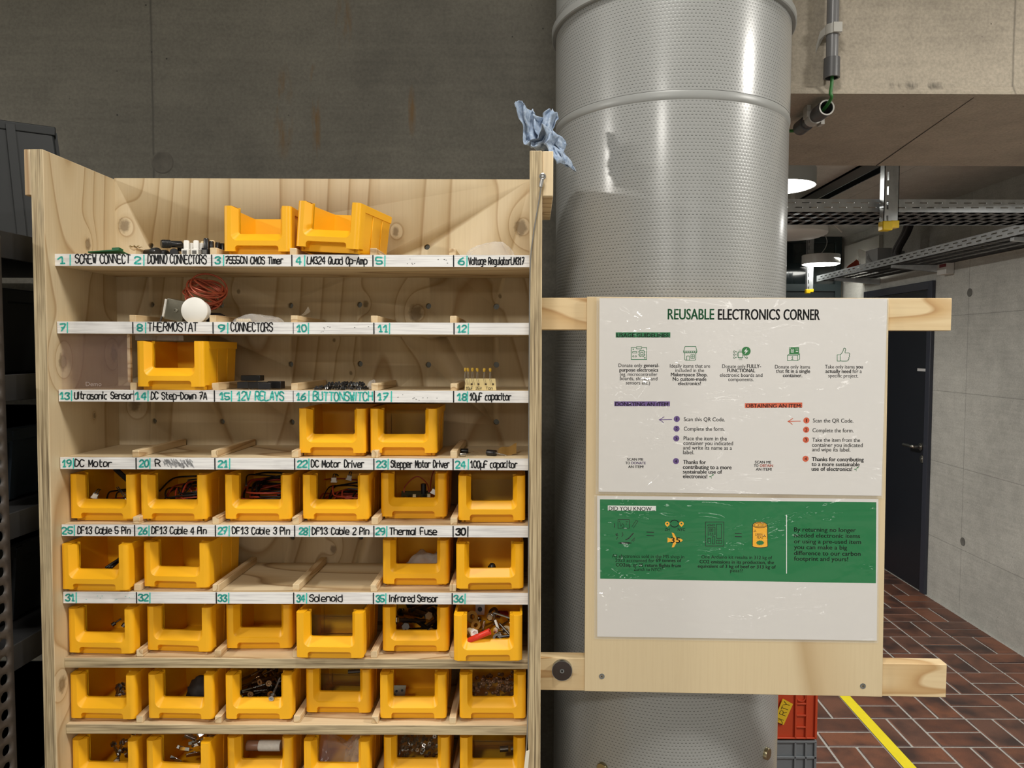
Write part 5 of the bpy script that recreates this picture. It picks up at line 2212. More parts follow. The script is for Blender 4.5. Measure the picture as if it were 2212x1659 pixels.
def jack(label, x, Y, rot, z=0.0, tilt=0.0):
    q = on(x, 0, Y)
    t = thing('barrel_connector', label, 'connector', (q.x, q.y, q.z + z), (R(tilt), 0, R(rot)), 'black plug connectors on the top shelf')
    mb = MB().mat(M_blackp)
    mb.lathe([(0.0052, 0), (0.0055, 0.001), (0.0055, 0.012), (0.0047, 0.0125), (0.0047, 0.026), (0.0038, 0.0275)], (0, 0.0, 0.0056), (0, 1, 0), 20)
    mb.build('sleeve', t)
    mb = MB().mat(M_blackm)
    for k in range(5):
        mb.lathe([(0.0056, 0.002 + k * 0.002), (0.006, 0.0025 + k * 0.002), (0.006, 0.0031 + k * 0.002), (0.0056, 0.0036 + k * 0.002)], (0, 0, 0.0056), (0, 1, 0), 20, False)
    mb.build('grip', t)
    return t


jack('black plug connector lying lengthwise, nearest the green board', 342, 1.035, 62)
jack('black plug connector tilted on top of the others', 349, 1.036, -50, 0.011, 4)
jack('black plug connector flat behind the tilted one', 362, 1.06, 80)
jack('black plug connector right of the tilted one', 376, 1.042, 20)
jack('black plug connector stacked at the back, left of the white ones', 384, 1.062, -70, 0.010)


def screwterm(label, x, Y, h, cap_mat, body_mat, front=True):
    q = on(x, 0, Y)
    t = thing('wire_terminal', label, 'terminal', q, (0, 0, 0), 'screw terminals on the top shelf')
    mb = MB().mat(body_mat)
    mb.box(-0.0048, 0.0048, 0, 0.016, 0, h * 0.42)
    mb.build('housing', t, bevel=0.001)
    mb = MB().mat(cap_mat)
    mb.lathe([(0.0038, h * .42), (0.0038, h * .94), (0.0030, h), (0.0001, h)], (0.0, 0.006, 0), (0, 0, 1), 16, False)
    mb.lathe([(0.0034, h * .42), (0.0034, h * .84), (0.0028, h * .88), (0.0001, h * .88)], (0.004, 0.013, 0), (0, 0, 1), 16, False)
    mb.build('screw_tower', t)
    if front:
        mb = MB().mat(M_metal)
        mb.box(-0.003, 0.003, -0.0003, 0.001, h * .06, h * .30)
        mb.build('metal_clamp', t)
    return t


screwterm('white screw terminal, left of the pair at the front of the top shelf', 399, YS + 0.004, 0.0205, M_white, M_white)
screwterm('white screw terminal, right of the pair at the front of the top shelf', 420, YS + 0.004, 0.0205, M_white, M_white)
screwterm('black screw terminal right of the two white ones', 442, YS + 0.004, 0.0235, M_blackp, M_blackp)
screwterm('cream screw terminal behind the black one', 436, YS + 0.028, 0.023, M_cream, M_cream, False)
screwterm('cream screw terminal behind the second divider stick of the top shelf', 455, YS + 0.03, 0.0245, M_cream, M_cream, False)
screwterm('black screw terminal behind the second divider stick of the top shelf', 467, YS + 0.035, 0.0225, M_blackp, M_blackp, False)
screwterm('black screw terminal against the left tilted bin', 478, YS + 0.037, 0.0215, M_blackp, M_blackp, False)


def crumple(name, label, cx, Y, shelf, w, h, d, mat, seed, cat='bag', lean=0.0):
    rs = random.Random(seed)
    ph = [rs.uniform(0, 6.28) for _ in range(8)]
    q = on(cx, shelf, Y)

    def fn(u, v):
        a = (u - 0.5) * 2
        prof = (1 - abs(a) ** 2.6) ** 0.6 if abs(a) < 1 else 0
        s = math.sin(v * math.pi)
        z = h * prof * s * (0.82 + 0.18 * math.sin(5 * u + ph[0]) * math.sin(7 * v + ph[1]))
        x = w * a / 2 + 0.05 * w * math.sin(11 * v + ph[2]) * s + lean * z
        y = d * (v - 0.5) * (0.6 + 0.4 * prof) + 0.06 * d * math.sin(13 * u + ph[3])
        z += 0.05 * h * abs(math.sin(17 * u + 9 * v + ph[4])) * s
        return (q.x + x, q.y + d / 2 + y, q.z + 0.0006 + max(0, z))
    mb = MB().mat(mat)
    mb.sheet(fn, 26, 18)
    return tag(mb.build(name, sharp=0), label, cat)


crumple('plastic_bag', 'crumpled clear plastic bag in the right compartment of the top shelf', 1056, 1.03, 0, 0.066, 0.024, 0.05, M_clear, 4)
crumple('plastic_bag', 'flat clear bag of small connectors above the shelf label CONNECTORS', 545, 1.03, 1, 0.066, 0.013, 0.05, M_clear2, 9)
q = on(520, 1, 1.045)
mb = MB().mat(M_cream)
for k in range(7):
    mb.box(q.x + k * 0.0028 - 0.006, q.x + k * 0.0028 - 0.004, q.y, q.y + 0.004, q.z + 0.0012, q.z + 0.006)
mb.box(q.x - 0.007, q.x + 0.014, q.y, q.y + 0.005, q.z + 0.0008, q.z + 0.003)
tag(mb.build('pin_header'), 'cream pin connector inside the flat clear bag', 'connector')
q = on(655, 1, 1.05)
mb = MB().mat(M_clear2)
mb.sheet(lambda u, v: (q.x - 0.006 + 0.013 * u, q.y + 0.012 * v, q.z + 0.011 + 0.013 * u * u * (1 - 0.5 * v)), 8, 6)
tag(mb.build('foil_scrap', sharp=0), 'curled scrap of clear foil on the stick right of the CONNECTORS compartment', 'foil')

# thermostat with coiled capillary tube
q = on(392, 1, 1.045)
t = thing('thermostat', 'thermostat with white knob and coiled copper-coloured capillary tube', 'thermostat', q)
M_tin = plain('tinned_steel', C(150, 146, 132), 0.35, 0.9, 0.12, 60)
Mx = Matrix.Translation((-0.0150, 0.002, 0.0035)) @ Matrix.Rotation(R(11), 4, 'Y') @ Matrix.Rotation(R(-8), 4, 'Z')
mb = MB().mat(M_tin)
mb.box(-0.012, 0.016, 0, 0.022, 0, 0.030, Mx)
mb.build('body', t, bevel=0.0008)
mb = MB().mat(M_white)
mb.box(-0.0145, -0.012, -0.0015, 0.020, 0.003, 0.028, Mx)
mb.build('side_plate', t)
mb = MB().mat(M_tin)
mb.lathe([(0.003, 0.0), (0.003, 0.002), (0.0014, 0.0022), (0.0012, 0.0005)], Mx @ Vector((0.004, 0, 0.015)), (0, -1, 0), 16)
mb.build('bushing', t)
mb = MB().mat(M_white)
kc = Vector((atY(420, 671, 1.03).x - q.x, -0.015, atY(420, 671, 1.03).z - q.z))
mb.lathe([(0.0150, 0.016), (0.0160, 0.0015), (0.0174, 0.0006), (0.0183, 0.0), (0.0186, -0.0012), (0.0182, -0.0026), (0.0176, -0.003), (0.0002, -0.0034)], kc + Vector((0, 0.002, 0)), (0, 1, 0), 56, False)
mb.lathe([(0.004, 0.0), (0.004, 0.018)], kc, (0, 1, 0), 12)
mb.build('knob', t)
mb = MB().mat(plain('copper_capillary', C(170, 82, 56), 0.35, 0.35))
cc = Vector((atY(440, 628, 1.06).x - q.x, 0.022, atY(440, 628, 1.06).z - q.z))
pts = []
rs = random.Random(3)
for k in range(13 * 14):
    a = 2 * math.pi * k / 14
    turn = k / 14.0
    rr = 0.0225 + 0.003 * math.sin(turn * 2.1) + rs.uniform(-0.0004, 0.0004)
    flat = 0.42 + 0.34 * math.sin(turn * 1.3)
    tl = R(20) + 0.22 * math.sin(turn * 1.7)
    X_, Z_ = rr * math.cos(a), rr * flat * math.sin(a) + 0.0105 * math.sin(turn * 0.9) - 0.003
    pts.append(cc + Vector((X_ * math.cos(tl) + Z_ * math.sin(tl), rr * 0.75 * math.sin(a + 0.5) * 0.7, -X_ * math.sin(tl) + Z_ * math.cos(tl))))
mb.tube(smooth_path(pts, 2), 0.0014, 7)
mb.build('capillary_coil', t)
mb = MB().mat(plain('copper_capillary_tail', C(160, 76, 52), 0.35, 0.35))
for dx in (0.0, 0.003, 0.006):
    mb.tube(smooth_path([cc + Vector((0.006 + dx, 0, -0.008)), cc + Vector((0.010 + dx, 0.003, -0.018)), cc + Vector((0.006 + dx, 0.002, -0.026))], 6), 0.0013, 6)
mb.build('capillary_tail', t)
mb = MB().mat(M_blackm)
b_ = Vector((atY(462, 680, 1.06).x - q.x, 0.02, 0.008))
mb.lathe([(0.002, -0.013), (0.0075, -0.011), (0.0075, 0.006), (0.004, 0.013), (0.0001, 0.0135)], b_, (1, 0.2, 0.0), 16, False)
mb.build('sensor_bulb', t)
mb = MB().mat(M_sleeve)
mb.tube(smooth_path([(-0.022, 0.015, 0.016), (-0.032, 0.02, 0.018), (-0.038, 0.02, 0.008), (-0.040, 0.02, 0.002)], 6), 0.0012, 6)
mb.build('earth_wire', t)

# shelf 3: clear panel, relays, buttons, taped capacitors
acr = G('acrylic', 0.06, 0, C(190, 160, 150))
acr.set('Alpha', 0.13)
z0, z1 = sh(2), SZ[1] - TH - 0.001
xa, xb = atY(126, 780, YS + 0.006).x, atY(284, 780, YS + 0.006).x
t = thing('acrylic_panel', 'clear acrylic panel standing across the compartment labelled Ultrasonic Sensor', 'panel', (xa, YS + 0.006, z0))
xa = max(xa, XL1 + 0.0005)
mb = MB().mat(acr.m)
mb.box(0.0005, xb - xa, 0, 0.0028, 0, z1 - z0)
mb.build('sheet', t)
frm = G('engraving', 0.4, 0, C(214, 200, 196))
frm.set('Alpha', 0.45)
mb = MB().mat(frm.m)
a_, b_ = atY(190, 834, YS + 0.005), atY(224, 834, YS + 0.005)
type_in(mb, 'Demo', a_.x - xa, b_.x - xa, a_.z - z0, 0.0085, -0.0003)
mb.build('engraved_word', t, fix=False, sharp=0)
q = Vector((atY(286, 780, YS + 0.02).x, YS + 0.010, z0 + 0.0102))
mb = MB().mat(M_stick)
mb.box(q.x - 0.0015, q.x + 0.0025, q.y, q.y + 0.005, q.z, z1)
tag(mb.build('wooden_strip'), 'thin upright wooden strip between the acrylic panel and the bin', 'strip')


def relay(label, x, Y, rot, z=0.0, sz=(0.019, 0.015, 0.0105)):
    q = on(x, 2, Y)
    t = thing('relay', label, 'relay', (q.x, q.y, q.z + z), (0, 0, R(rot)), 'black relays above the label 12V RELAYS')
    mb = MB().mat(M_blackp)
    mb.box(-sz[0] / 2, sz[0] / 2, 0, sz[1], 0.001, sz[2])
    mb.build('case', t, bevel=0.0006)
    mb = MB().mat(M_metal)
    for s in (-1, 1):
        mb.box(s * sz[0] * .3 - .0005, s * sz[0] * .3 + .0005, sz[1] * .3, sz[1] * .3 + .0006, 0, 0.0011)
    mb.build('pins', t)


relay('black relay lying at the left of the relays', 527, 1.05, 6)
relay('black relay at the back, on top of the left and right ones', 541, 1.056, -4, 0.0108, (0.028, 0.015, 0.009))
relay('black relay at the right of the relays', 592, 1.05, -6, 0, (0.02, 0.014, 0.0115))
relay('black relay between the left and the right one', 556, 1.05, 2, 0, (0.026, 0.013, 0.0105))
relay('small black relay in front of the others', 571, 1.030, 8, 0, (0.017, 0.008, 0.0100))

bt = None
rs = random.Random(21)
for k in range(30):
    u = k / 29
    layer = 0 if k < 18 else 1
    x = 684 + (106 * ((k % 18) / 17) if layer == 0 else 28 + 72 * ((k - 18) / 11))
    Y = 1.032 + rs.random() * 0.04
    q = on(x, 2, Y)
    z = 0.0 if layer == 0 else 0.0052
    rot = (R(rs.uniform(-12, 12)), R(rs.uniform(-12, 12)), R(rs.uniform(0, 90)))
    if bt is None:
        bt = thing('push_button', 'black push button in the heap above the label BUTTONSWITCH', 'button', (q.x, q.y, q.z + .0005), (0, 0, 0.2), 'heap of push buttons')
        mb = MB().mat(M_blackp)
        mb.box(-0.003, 0.003, -0.003, 0.003, 0, 0.0032)
        mb.build('case', bt, bevel=0.0003)
        mb = MB().mat(M_blackm)
        mb.lathe([(0.0017, 0.0032), (0.0017, 0.0052), (0.0001, 0.0054)], seg=12, caps=False)
        mb.build('plunger', bt)
        mb = MB().mat(M_metal)
        for s in (-1, 1):
            mb.box(s * 0.0032 - .0003, s * 0.0032 + .0003, -0.002, -0.0014, -0.0004, 0.0022)
            mb.box(s * 0.0032 - .0003, s * 0.0032 + .0003, 0.0014, 0.002, -0.0004, 0.0022)
        mb.build('pins', bt)
    else:
        dup(bt, None, None, (q.x, q.y, q.z + z + 0.0008), rot)
crumple('foil_blister', 'small clear blister at the right end of the push buttons', 801, 1.05, 2, 0.012, 0.016, 0.012, M_clear, 31, 'foil')

q = on(1038, 2, 1.045)
t = thing('capacitor_tape', 'paper strip of six yellow capacitors standing above the shelf label eighteen', 'capacitors', q, (0, 0, 0))
M_kraft = plain('pale_paper_tape', C(222, 204, 150), 0.7, 0, 0.05, 50)
mb = MB().mat(M_kraft)
zp = 0.0165
mb.prism([(-0.0225, 0, 0), (0.0222, 0.002, 0), (0.0208, 0.002, zp), (-0.0215, 0, zp)], (0, 0.0008, 0))
mb.build('paper_strip', t)
mb = MB().mat(plain('punched_hole', C(60, 46, 30), 0.8))
for k in (-0.0125, -0.003, 0.0075, 0.0175):
    mb.disc(k, 0.0085, 0.0014, -0.0002 + (0.0012 if k > 0 else 0.0), 12)
mb.build('punched_holes', t, fix=False)
mb = MB().mat(M_ink)
scrawl(mb, '10\u00b5F', -0.0205, -0.011, 0.0012, 0.0036, 0.0005, -0.0003, 0.2)
scrawl(mb, '35V', -0.007, 0.0015, 0.0012, 0.0034, 0.0005, -0.0002, 0.2)
scrawl(mb, 'Tan', 0.0075, 0.017, 0.0012, 0.0036, 0.0005, 0.0005, 0.2)
mb.build('handwriting', t)
M_tant = plain('yellow_capacitor', C(196, 158, 48), 0.45)
for k, px in enumerate((1005, 1011, 1020.5, 1031, 1046, 1059)):
    x = atY(px, 797, 1.045).x - q.x
    zt = 0.0285 + rs.uniform(-0.0006, 0.0006)
    mb = MB().mat(M_tant)
    mb.lathe([(0.0003, -0.0028), (0.0014, -0.002), (0.0019, -0.0004), (0.0021, 0.001), (0.0016, 0.0025), (0.0003, 0.003)], (x, 0.0005, zt), (0.15 * (-1) ** k, 0, 1), 14)
    cp = mb.build('capacitor', t)
    mb = MB().mat(M_metal)
    for s in (-1, 1):
        mb.tube([(x + s * 0.0005, 0.0005, zt - 0.0022), (x + s * 0.0011, 0.0002, zp - 0.001), (x + s * 0.0012 + 0.002, -0.0003, zp - 0.009)], 0.0002, 5)
    mb.build('leads', cp)


# shelf 4: three electrolytic capacitors and a scrap of brown tape
def ecap(label, x, Y, rot, mat, L=0.0105, r=0.0032):
    q = on(x, 3, Y)
    t = thing('capacitor', label, 'capacitor', (q.x, q.y, q.z), (0, 0, R(rot)), 'loose capacitors on the fourth shelf')
    mb = MB().mat(mat)
    mb.lathe([(r * .9, 0), (r, 0.0006), (r, L * .86), (r * .88, L * .89), (r, L * .92), (r, L), (r * .8, L + .0002)], (0, 0, r), (1, 0, 0), 18)
    mb.build('can', t)
    mb = MB().mat(M_metal)
    for s in (-1, 1):
        mb.tube([(L, s * .0012, r), (L + .006, s * .002, r * .7), (L + .015, s * .003, r * .2 + .0003)], .00025, 5)
    mb.build('leads', t)


ecap('dark capacitor by the divider, behind the silver one', 995, 1.075, 10, M_blackp, 0.011, 0.0036)
ecap('small silver capacitor at the front by the divider', 993, 1.04, 28, M_metal, 0.009, 0.0027)
ecap('black capacitor lying in the middle of the rightmost compartment', 1052, 1.055, -22, M_blackp, 0.014, 0.0042)
q = on(1094, 3, 1.055)
mb = MB().mat(plain('brown_tape', C(150, 116, 62), 0.35))
mb.sheet(lambda u, v: (q.x - 0.012 + 0.026 * u, q.y + 0.012 * v + 0.004 * u, q.z + 0.001 + 0.014 * v * (0.5 + 0.5 * u) + 0.0015 * math.sin(8 * u)), 8, 6)
tag(mb.build('tape_scrap', sharp=0), 'folded scrap of brown tape in the rightmost compartment of the fourth shelf', 'tape')


# ---------------------------------------------------------------- things in the bins
def inb(key, x, y, z):
    """a point in a bin: x -1..1 across, y 0..1 front to back, z metres above its floor"""
    b = BIN[key]
    M = Matrix.LocRotScale(b.location, b.rotation_euler, None)
    return M @ Vector((x * 0.040, 0.016 + y * 0.082, 0.0036 + z))


def cable_heap(key, n, label, red_every, zmax, seed, wires=True, conn=0):
    rs = random.Random(seed)
    tail = label
    for k in range(n):
        mat = M_redins if red_every and k % red_every == 0 else M_blkins
        c = (rs.uniform(-0.2, 0.35), rs.uniform(0.35, 0.55))
        pts = []
        m = rs.randint(11, 17)
        a0 = rs.uniform(0, 6.28)
        ra, rb = rs.uniform(0.45, 0.85), rs.uniform(0.25, 0.5)
        st, dr = rs.choice((-1, 1)) * rs.uniform(0.5, 0.75), rs.uniform(-0.05, 0.05)
        z0, z1 = zmax * rs.uniform(0.1, 0.7), zmax * rs.uniform(0.2, 0.9)
        ph_ = rs.uniform(0, 6.28)
        for i in range(m):
            a = a0 + i * st
            x = max(-0.92, min(0.92, c[0] + (ra + dr * i) * math.cos(a)))
            y = max(0.05, min(0.93, c[1] + (rb + dr * i * .6) * math.sin(a)))
            z = max(0.0022, z0 + (z1 - z0) * i / m + 0.10 * zmax * math.sin(a * 0.7 + ph_) + (0.25 * zmax if y > .4 else 0))
            pts.append(inb(key, x, y, z))
        mb = MB().mat(mat)
        mb.tube(smooth_path(pts, 5), rs.choice((0.0011, 0.0013, 0.0015)), 6)
        o = mb.build('cable', sharp=0)
        tag(o, ('orange-red ' if mat is M_redins else 'black ') + label, 'cable', 'heap: ' + ('orange-red ' if mat is M_redins else 'black ') + label)


def plug(label, key, x, y, z, rot=(0, 0, 0)):
    p = inb(key, x, y, z)
    t = thing('cable_plug', label, 'plug', p, tuple(R(v) for v in rot))
    mb = MB().mat(M_white)
    mb.box(-0.0035, 0.0035, -0.002, 0.002, 0, 0.007)
    mb.box(-0.0045, 0.0045, -0.0024, 0.0024, 0, 0.0018)
    mb.build('housing', t, bevel=0.0003)
    mb = MB().mat(M_blkins)
    for s in (-1, 1):
        mb.tube(smooth_path([(s * 0.0015, 0, 0.006), (s * 0.0015, 0.003, 0.011), (s * 0.001, 0.012, 0.009), (s * .001, 0.022, 0.004)], 4), 0.0007, 5)
    mb.build('wire_ends', t)


cable_heap('25', 5, 'cable in the bin numbered twenty-five', 5, 0.030, 1)
for k in range(3):
    mb = MB().mat(M_blackm)
    o_ = 0.05 * k
    mb.tube(smooth_path([inb('25', -0.45 + o_, 0.55, 0.062), inb('25', -0.1 + o_, 0.5, 0.052), inb('25', 0.35 + o_, 0.45, 0.040), inb('25', 0.7, 0.42 + o_, 0.036), inb('25', 0.75, 0.3, 0.018), inb('25', 0.6, 0.25, 0.004)], 5), 0.0024, 8)
    tag(mb.build('cable', sharp=0), 'thick black cable arching over the bin numbered twenty-five', 'cable', 'thick cables arching over the bin numbered twenty-five')
plug('white plug at the left of the bin numbered twenty-five', '25', -0.55, 0.02, 0.027, (15, 25, 20))
plug('white plug at the right of the bin numbered twenty-five', '25', 0.72, 0.02, 0.027, (70, -40, 30))
cable_heap('26', 9, 'cable in the bin numbered twenty-six', 3, 0.048, 2)
cable_heap('27', 11, 'cable in the bin numbered twenty-seven', 3, 0.055, 3)
cable_heap('28', 9, 'cable in the bin numbered twenty-eight', 2, 0.044, 5)
plug('white plug at the left on the cables of the bin numbered twenty-eight', '28', -0.35, 0.35, 0.046, (5, 0, 0))
plug('white plug at the back on the cables of the bin numbered twenty-eight', '28', 0.05, 0.6, 0.046, (10, 15, 10))
# bin 29: orange wire, dark barrel, small board
mb = MB().mat(M_redins)
mb.tube(smooth_path([inb('29', -0.45, 0.3, 0.02), inb('29', -0.5, 0.35, 0.036), inb('29', -0.1, 0.5, 0.050), inb('29', 0.3, 0.45, 0.040), inb('29', 0.42, 0.35, 0.026), inb('29', 0.45, 0.6, 0.05), inb('29', 0.6, 0.7, 0.062)], 6), 0.0009, 6)
tag(mb.build('wire', sharp=0), 'thin orange wire looping in the bin above Thermal Fuse', 'wire')
mb = MB().mat(M_blackp)
mb.cyl(inb('29', 0.22, 0.3, 0.022), inb('29', 0.22, 0.3, 0.042), 0.004, 16)
tag(mb.build('thermal_fuse'), 'small dark upright cylinder in the bin above Thermal Fuse', 'fuse')
plug('white plug at the right in the bin above Thermal Fuse', '29', 0.62, 0.1, 0.030, (0, 25, 0))
p = inb('29', 0.0, 0.05, 0.022)
t = thing('circuit_board', 'small dark circuit board in the bin above Thermal Fuse', 'circuit board', p, (R(12), 0, R(8)))
mb = MB().mat(plain('dark_board', C(60, 62, 40), 0.5))
mb.box(-0.021, 0.021, 0, 0.03, 0, 0.0016)
mb.build('board', t)
for k in range(6):
    mb = MB().mat([M_metal, M_blackp, M_cream][k % 3])
    x = -0.018 + k * 0.007
    mb.box(x, x + 0.0045, 0.002, 0.008, 0.0016, 0.0035 + 0.001 * (k % 3))
    mb.build('chip', t)
# bin 22: black item; bin 31: black cable ends; bin 35: clear bag; bin 36: black scrap
p = inb('22', 0.72, 0.5, 0.0)
mb = MB().mat(M_blackp)
mb.box(p.x - 0.010, p.x + 0.008, p.y - 0.01, p.y + 0.012, p.z, p.z + 0.030)
tag(mb.build('driver_module', bevel=0.001), 'black module in the bin above DC Motor Driver', 'module')
for k in range(3):
    mb = MB().mat(M_blkins)
    mb.tube(smooth_path([inb('31', 0.1 + .1 * k, 0.05, 0.026), inb('31', 0.35, 0.2 + .1 * k, 0.034), inb('31', 0.6, 0.4, 0.042 - .004 * k), inb('31', 0.8, 0.5, 0.02)], 5), 0.002, 6)
    tag(mb.build('cable', sharp=0), 'black cable in the bin pulled forward above the label thirty-one', 'cable', 'black cables in the forward bin')


def bag_in(key, label, x0, x1, h, mat, seed, y0=0.15, y1=0.9, tilt=0.5, cat='bag'):
    rs = random.Random(seed)
    ph = [rs.uniform(0, 6) for _ in range(5)]
    mb = MB().mat(mat)
    mb.sheet(lambda u, v: inb(key, x0 + (x1 - x0) * u, y0 + (y1 - y0) * v * (1 - 0.2 * u), max(0.001, h * (tilt * u + (1 - tilt)) * math.sin(0.35 + 2.4 * v) * (0.8 + 0.2 * math.sin(7 * u + ph[0])) + 0.003 * math.sin(13 * u + ph[1]) * math.sin(17 * v + ph[2]))), 22, 16)
    tag(mb.build('plastic_bag', sharp=0), label, cat)


M_clear3 = clear('clear_foil_grey', 0.42, (0.62, 0.6, 0.56, 1), 0.18)
bag_in('35', 'grey clear bag in the bin above Infrared Sensor', -0.6, 0.85, 0.060, M_clear3, 2, tilt=0.7)
mb = MB().mat(M_blackp)
p = inb('36', 0.05, 0.06, 0.0235)
mb.lathe([(0.0001, 0), (0.006, 0.002), (0.004, 0.007), (0.001, 0.009)], p, (0.2, -0.3, 1), 10)
tag(mb.build('rubber_bit'), 'black bit in the bin numbered thirty-six', 'rubber bit')
bag_in('a2', 'clear bag in the bin under the label numbered thirty-two', 0.1, 0.9, 0.044, M_clear3, 12, tilt=0.8)
for k, (x, z) in enumerate(((-0.2, 0.026), (0.2, 0.024))):
    mb = MB().mat(M_darkm)
    mb.lathe([(0.003, 0), (0.003, 0.005), (0.0012, 0.006), (0.0012, 0.014)], inb('a1', x, 0.3, z), (0.4, 0.4, 0.3 + .4 * k), 8)
    tag(mb.build('bolt'), 'small dark bolt in the bin under the label numbered thirty-one', 'bolt', 'small bolts in the bin under thirty-one')


def clear_box(key, label, h, x0=-0.85, x1=0.85, y0=0.1, y1=0.9, z0=0.001):
    g = bpy.data.materials.get('clear_box')
    if g is None:
        gg = G('clear_box', 0.1, 0, C(150, 130, 100))
        gg.set('Alpha', 0.035)
        g = gg.m
    p = inb(key, 0, 0.5, z0)
    b = BIN[key]
    t = thing('clear_box', label, 'box', p, tuple(b.rotation_euler))
    w, d = 0.040 * (x1 - x0) / 2, 0.082 * (y1 - y0) / 2
    mb = MB().mat(g)
    th = 0.0012
    mb.box(-w, w, -d, -d + th, 0, h)
    mb.box(-w, w, d - th, d, 0, h)
    mb.box(-w, -w + th, -d + th, d - th, 0, h)
    mb.box(w - th, w, -d + th, d - th, 0, h)
    mb.box(-w + th, w - th, -d + th, d - th, 0, th)
    mb.build('walls', t)
    mb = MB().mat(g)
    for (a, b_, c, d_) in ((-w - .001, w + .001, -d - .001, -d + .0005), (-w - .001, w + .001, d - .0005, d + .001)):
        mb.box(a, b_, c, d_, h, h + .0025)
    mb.box(-w - .001, -w + .0005, -d + .0005, d - .0005, h, h + .0025)
    mb.box(w - .0005, w + .001, -d + .0005, d - .0005, h, h + .0025)
    mb.build('rim', t)
    return t


clear_box('23', 'clear insert box in the bin above Stepper Motor Driver', 0.052)
clear_box('30', 'clear insert box in the bin numbered thirty', 0.052)
clear_box('a4', 'clear insert box in the bin pulled forward under Solenoid', 0.050)
clear_box('b4', 'clear insert box in the pushed back bin of the seventh row', 0.045)
clear_box('c6', 'clear insert box in the rightmost bin of the lowest row', 0.045)


# screws and bolts: one prototype of each kind, copied
def screw_proto(L, r, mat, hr):
    t = thing('wood_screw', 'screw', 'screw')
    mb = MB().mat(mat)
    prof = []
    n = int(L / 0.0011)
    for k in range(n):
        z = L * k / n
        taper = min(1.0, z / (L * 0.15) + 0.15)
        prof.append((r * taper * (1.0 if (k % 2 or z > L * .62) else 0.68), z))
    prof.append((r * .9, L))
    mb.lathe(prof, (0, 0, 0), (0, 0, 1), 7)
    mb.build('shank', t, sharp=25)
    mb = MB().mat(mat)
    mb.lathe([(r * .9, L - .001), (hr * .92, L + hr * .62), (hr, L + hr * .72), (hr * .97, L + hr * .82), (hr * .45, L + hr * .80), (hr * .36, L + hr * .35), (0.0001, L + hr * .3)], (0, 0, 0), (0, 0, 1), 16, False)
    mb.build('head', t)
    return t


def bolt_proto(L, r, mat, hr):
    t = thing('bolt', 'bolt', 'bolt')
    mb = MB().mat(mat)
    mb.lathe([(r, 0)] + [(r * (1 if k % 2 else .82), L * k / 14) for k in range(1, 14)] + [(r, L)], (0, 0, 0), (0, 0, 1), 9)
    mb.build('shank', t, sharp=25)
    mb = MB().mat(mat)
    mb.lathe([(hr, L), (hr, L + hr * .7), (hr * .9, L + hr * .8), (0.0001, L + hr * .8)], (0, 0, 0), (0, 0, 1), 6, False)
    mb.build('head', t)
    return t


def aim(d):
    return Vector((0, 0, 1)).rotation_difference(Vector(d)).to_euler()


def scatter(proto, used, key, n, label, zmin, zmax, seed, flat=0.35, xr=(-0.75, 0.8), yr_=(0.05, 0.75), heads_front=0.5):
    rs = random.Random(seed)
    for k in range(n):
        x, y = rs.uniform(*xr), rs.uniform(*yr_)
        z = zmin + (zmax - zmin) * (k / max(1, n - 1)) * (0.5 + 0.5 * y)
        a = rs.uniform(-0.9, 0.9)
        s = -1 if rs.random() < heads_front else 1
        d = Vector((math.sin(a), s * math.cos(a), rs.uniform(-0.15, flat)))
        L = proto['_len']
        p = inb(key, x, y, z)
        # keep both ends inside the bin
        b = BIN[key]
        inv = Matrix.LocRotScale(b.location, b.rotation_euler, None).inverted()
        dl = d.normalized() * L
        for _ in range(3):
            e = inv @ (p + dl)
            st = inv @ p
            p += Vector((-max(0, max(e.x, st.x) - 0.039) + max(0, -0.039 - min(e.x, st.x)), -max(0, max(e.y, st.y) - 0.098) + max(0, 0.014 - min(e.y, st.y)), max(0, 0.005 - min(e.z, st.z))))
        if not used[0]:
            used[0] = True
            proto.location, proto.rotation_euler = p, aim(d)
            proto['label'], proto['group'] = label, label
        else:
            o = dup(proto, label, label, p, aim(d))


SP = screw_proto(0.062, 0.0020, M_bronze, 0.0042)
SP['_len'] = 0.065
us = [False]
scatter(SP, us, 'b3', 30, 'long bronze wood screw in the bin heaped with screws', 0.004, 0.060, 11, 0.25)
SD = screw_proto(0.045, 0.0018, M_darkm, 0.0040)
SD['_len'] = 0.048
ud = [False]
scatter(SD, ud, 'b3', 16, 'dark steel wood screw in the bin heaped with screws', 0.012, 0.046, 12, 0.3, (-0.1, 0.85), (0.02, 0.5))
p = inb('b3', 0.36, -0.09, 0.0275)
o = dup(SD, 'zinc screw with its head over the front lip of the screw bin', None, p + Vector((0, 0.044, 0.012)), aim((0.05, -1, -0.25)))
del o['group']
for c in o.children:
    c.data = c.data.copy()
    c.data.materials[0] = plain('bright_zinc', C(200, 206, 214), 0.3, 0.9)
SA = bolt_proto(0.05, 0.0034, M_darkm, 0.0062)
SA['_len'] = 0.055
ua = [False]
scatter(SA, ua, 'a5', 16, 'thick threaded bolt in the bin under Infrared Sensor', 0.006, 0.050, 5, 0.3)
SB = bolt_proto(0.03, 0.0022, M_metal, 0.0045)
SB['_len'] = 0.034
ub = [False]
scatter(SB, ub, 'b1', 5, 'steel bolt in the leftmost bin of the seventh row', 0.024, 0.030, 8, 0.05, (0.1, 0.8), (0.02, 0.2), 0.2)
scatter(SB, ub, 'c1', 8, 'steel bolt in the leftmost bin of the lowest row', 0.020, 0.045, 9, 0.1, (-0.1, 0.7), (0.05, 0.7))
scatter(SB, ub, 'a6', 9, 'steel bolt among the mixed hardware', 0.010, 0.045, 15, 0.4, (-0.7, 0.8), (0.1, 0.8))

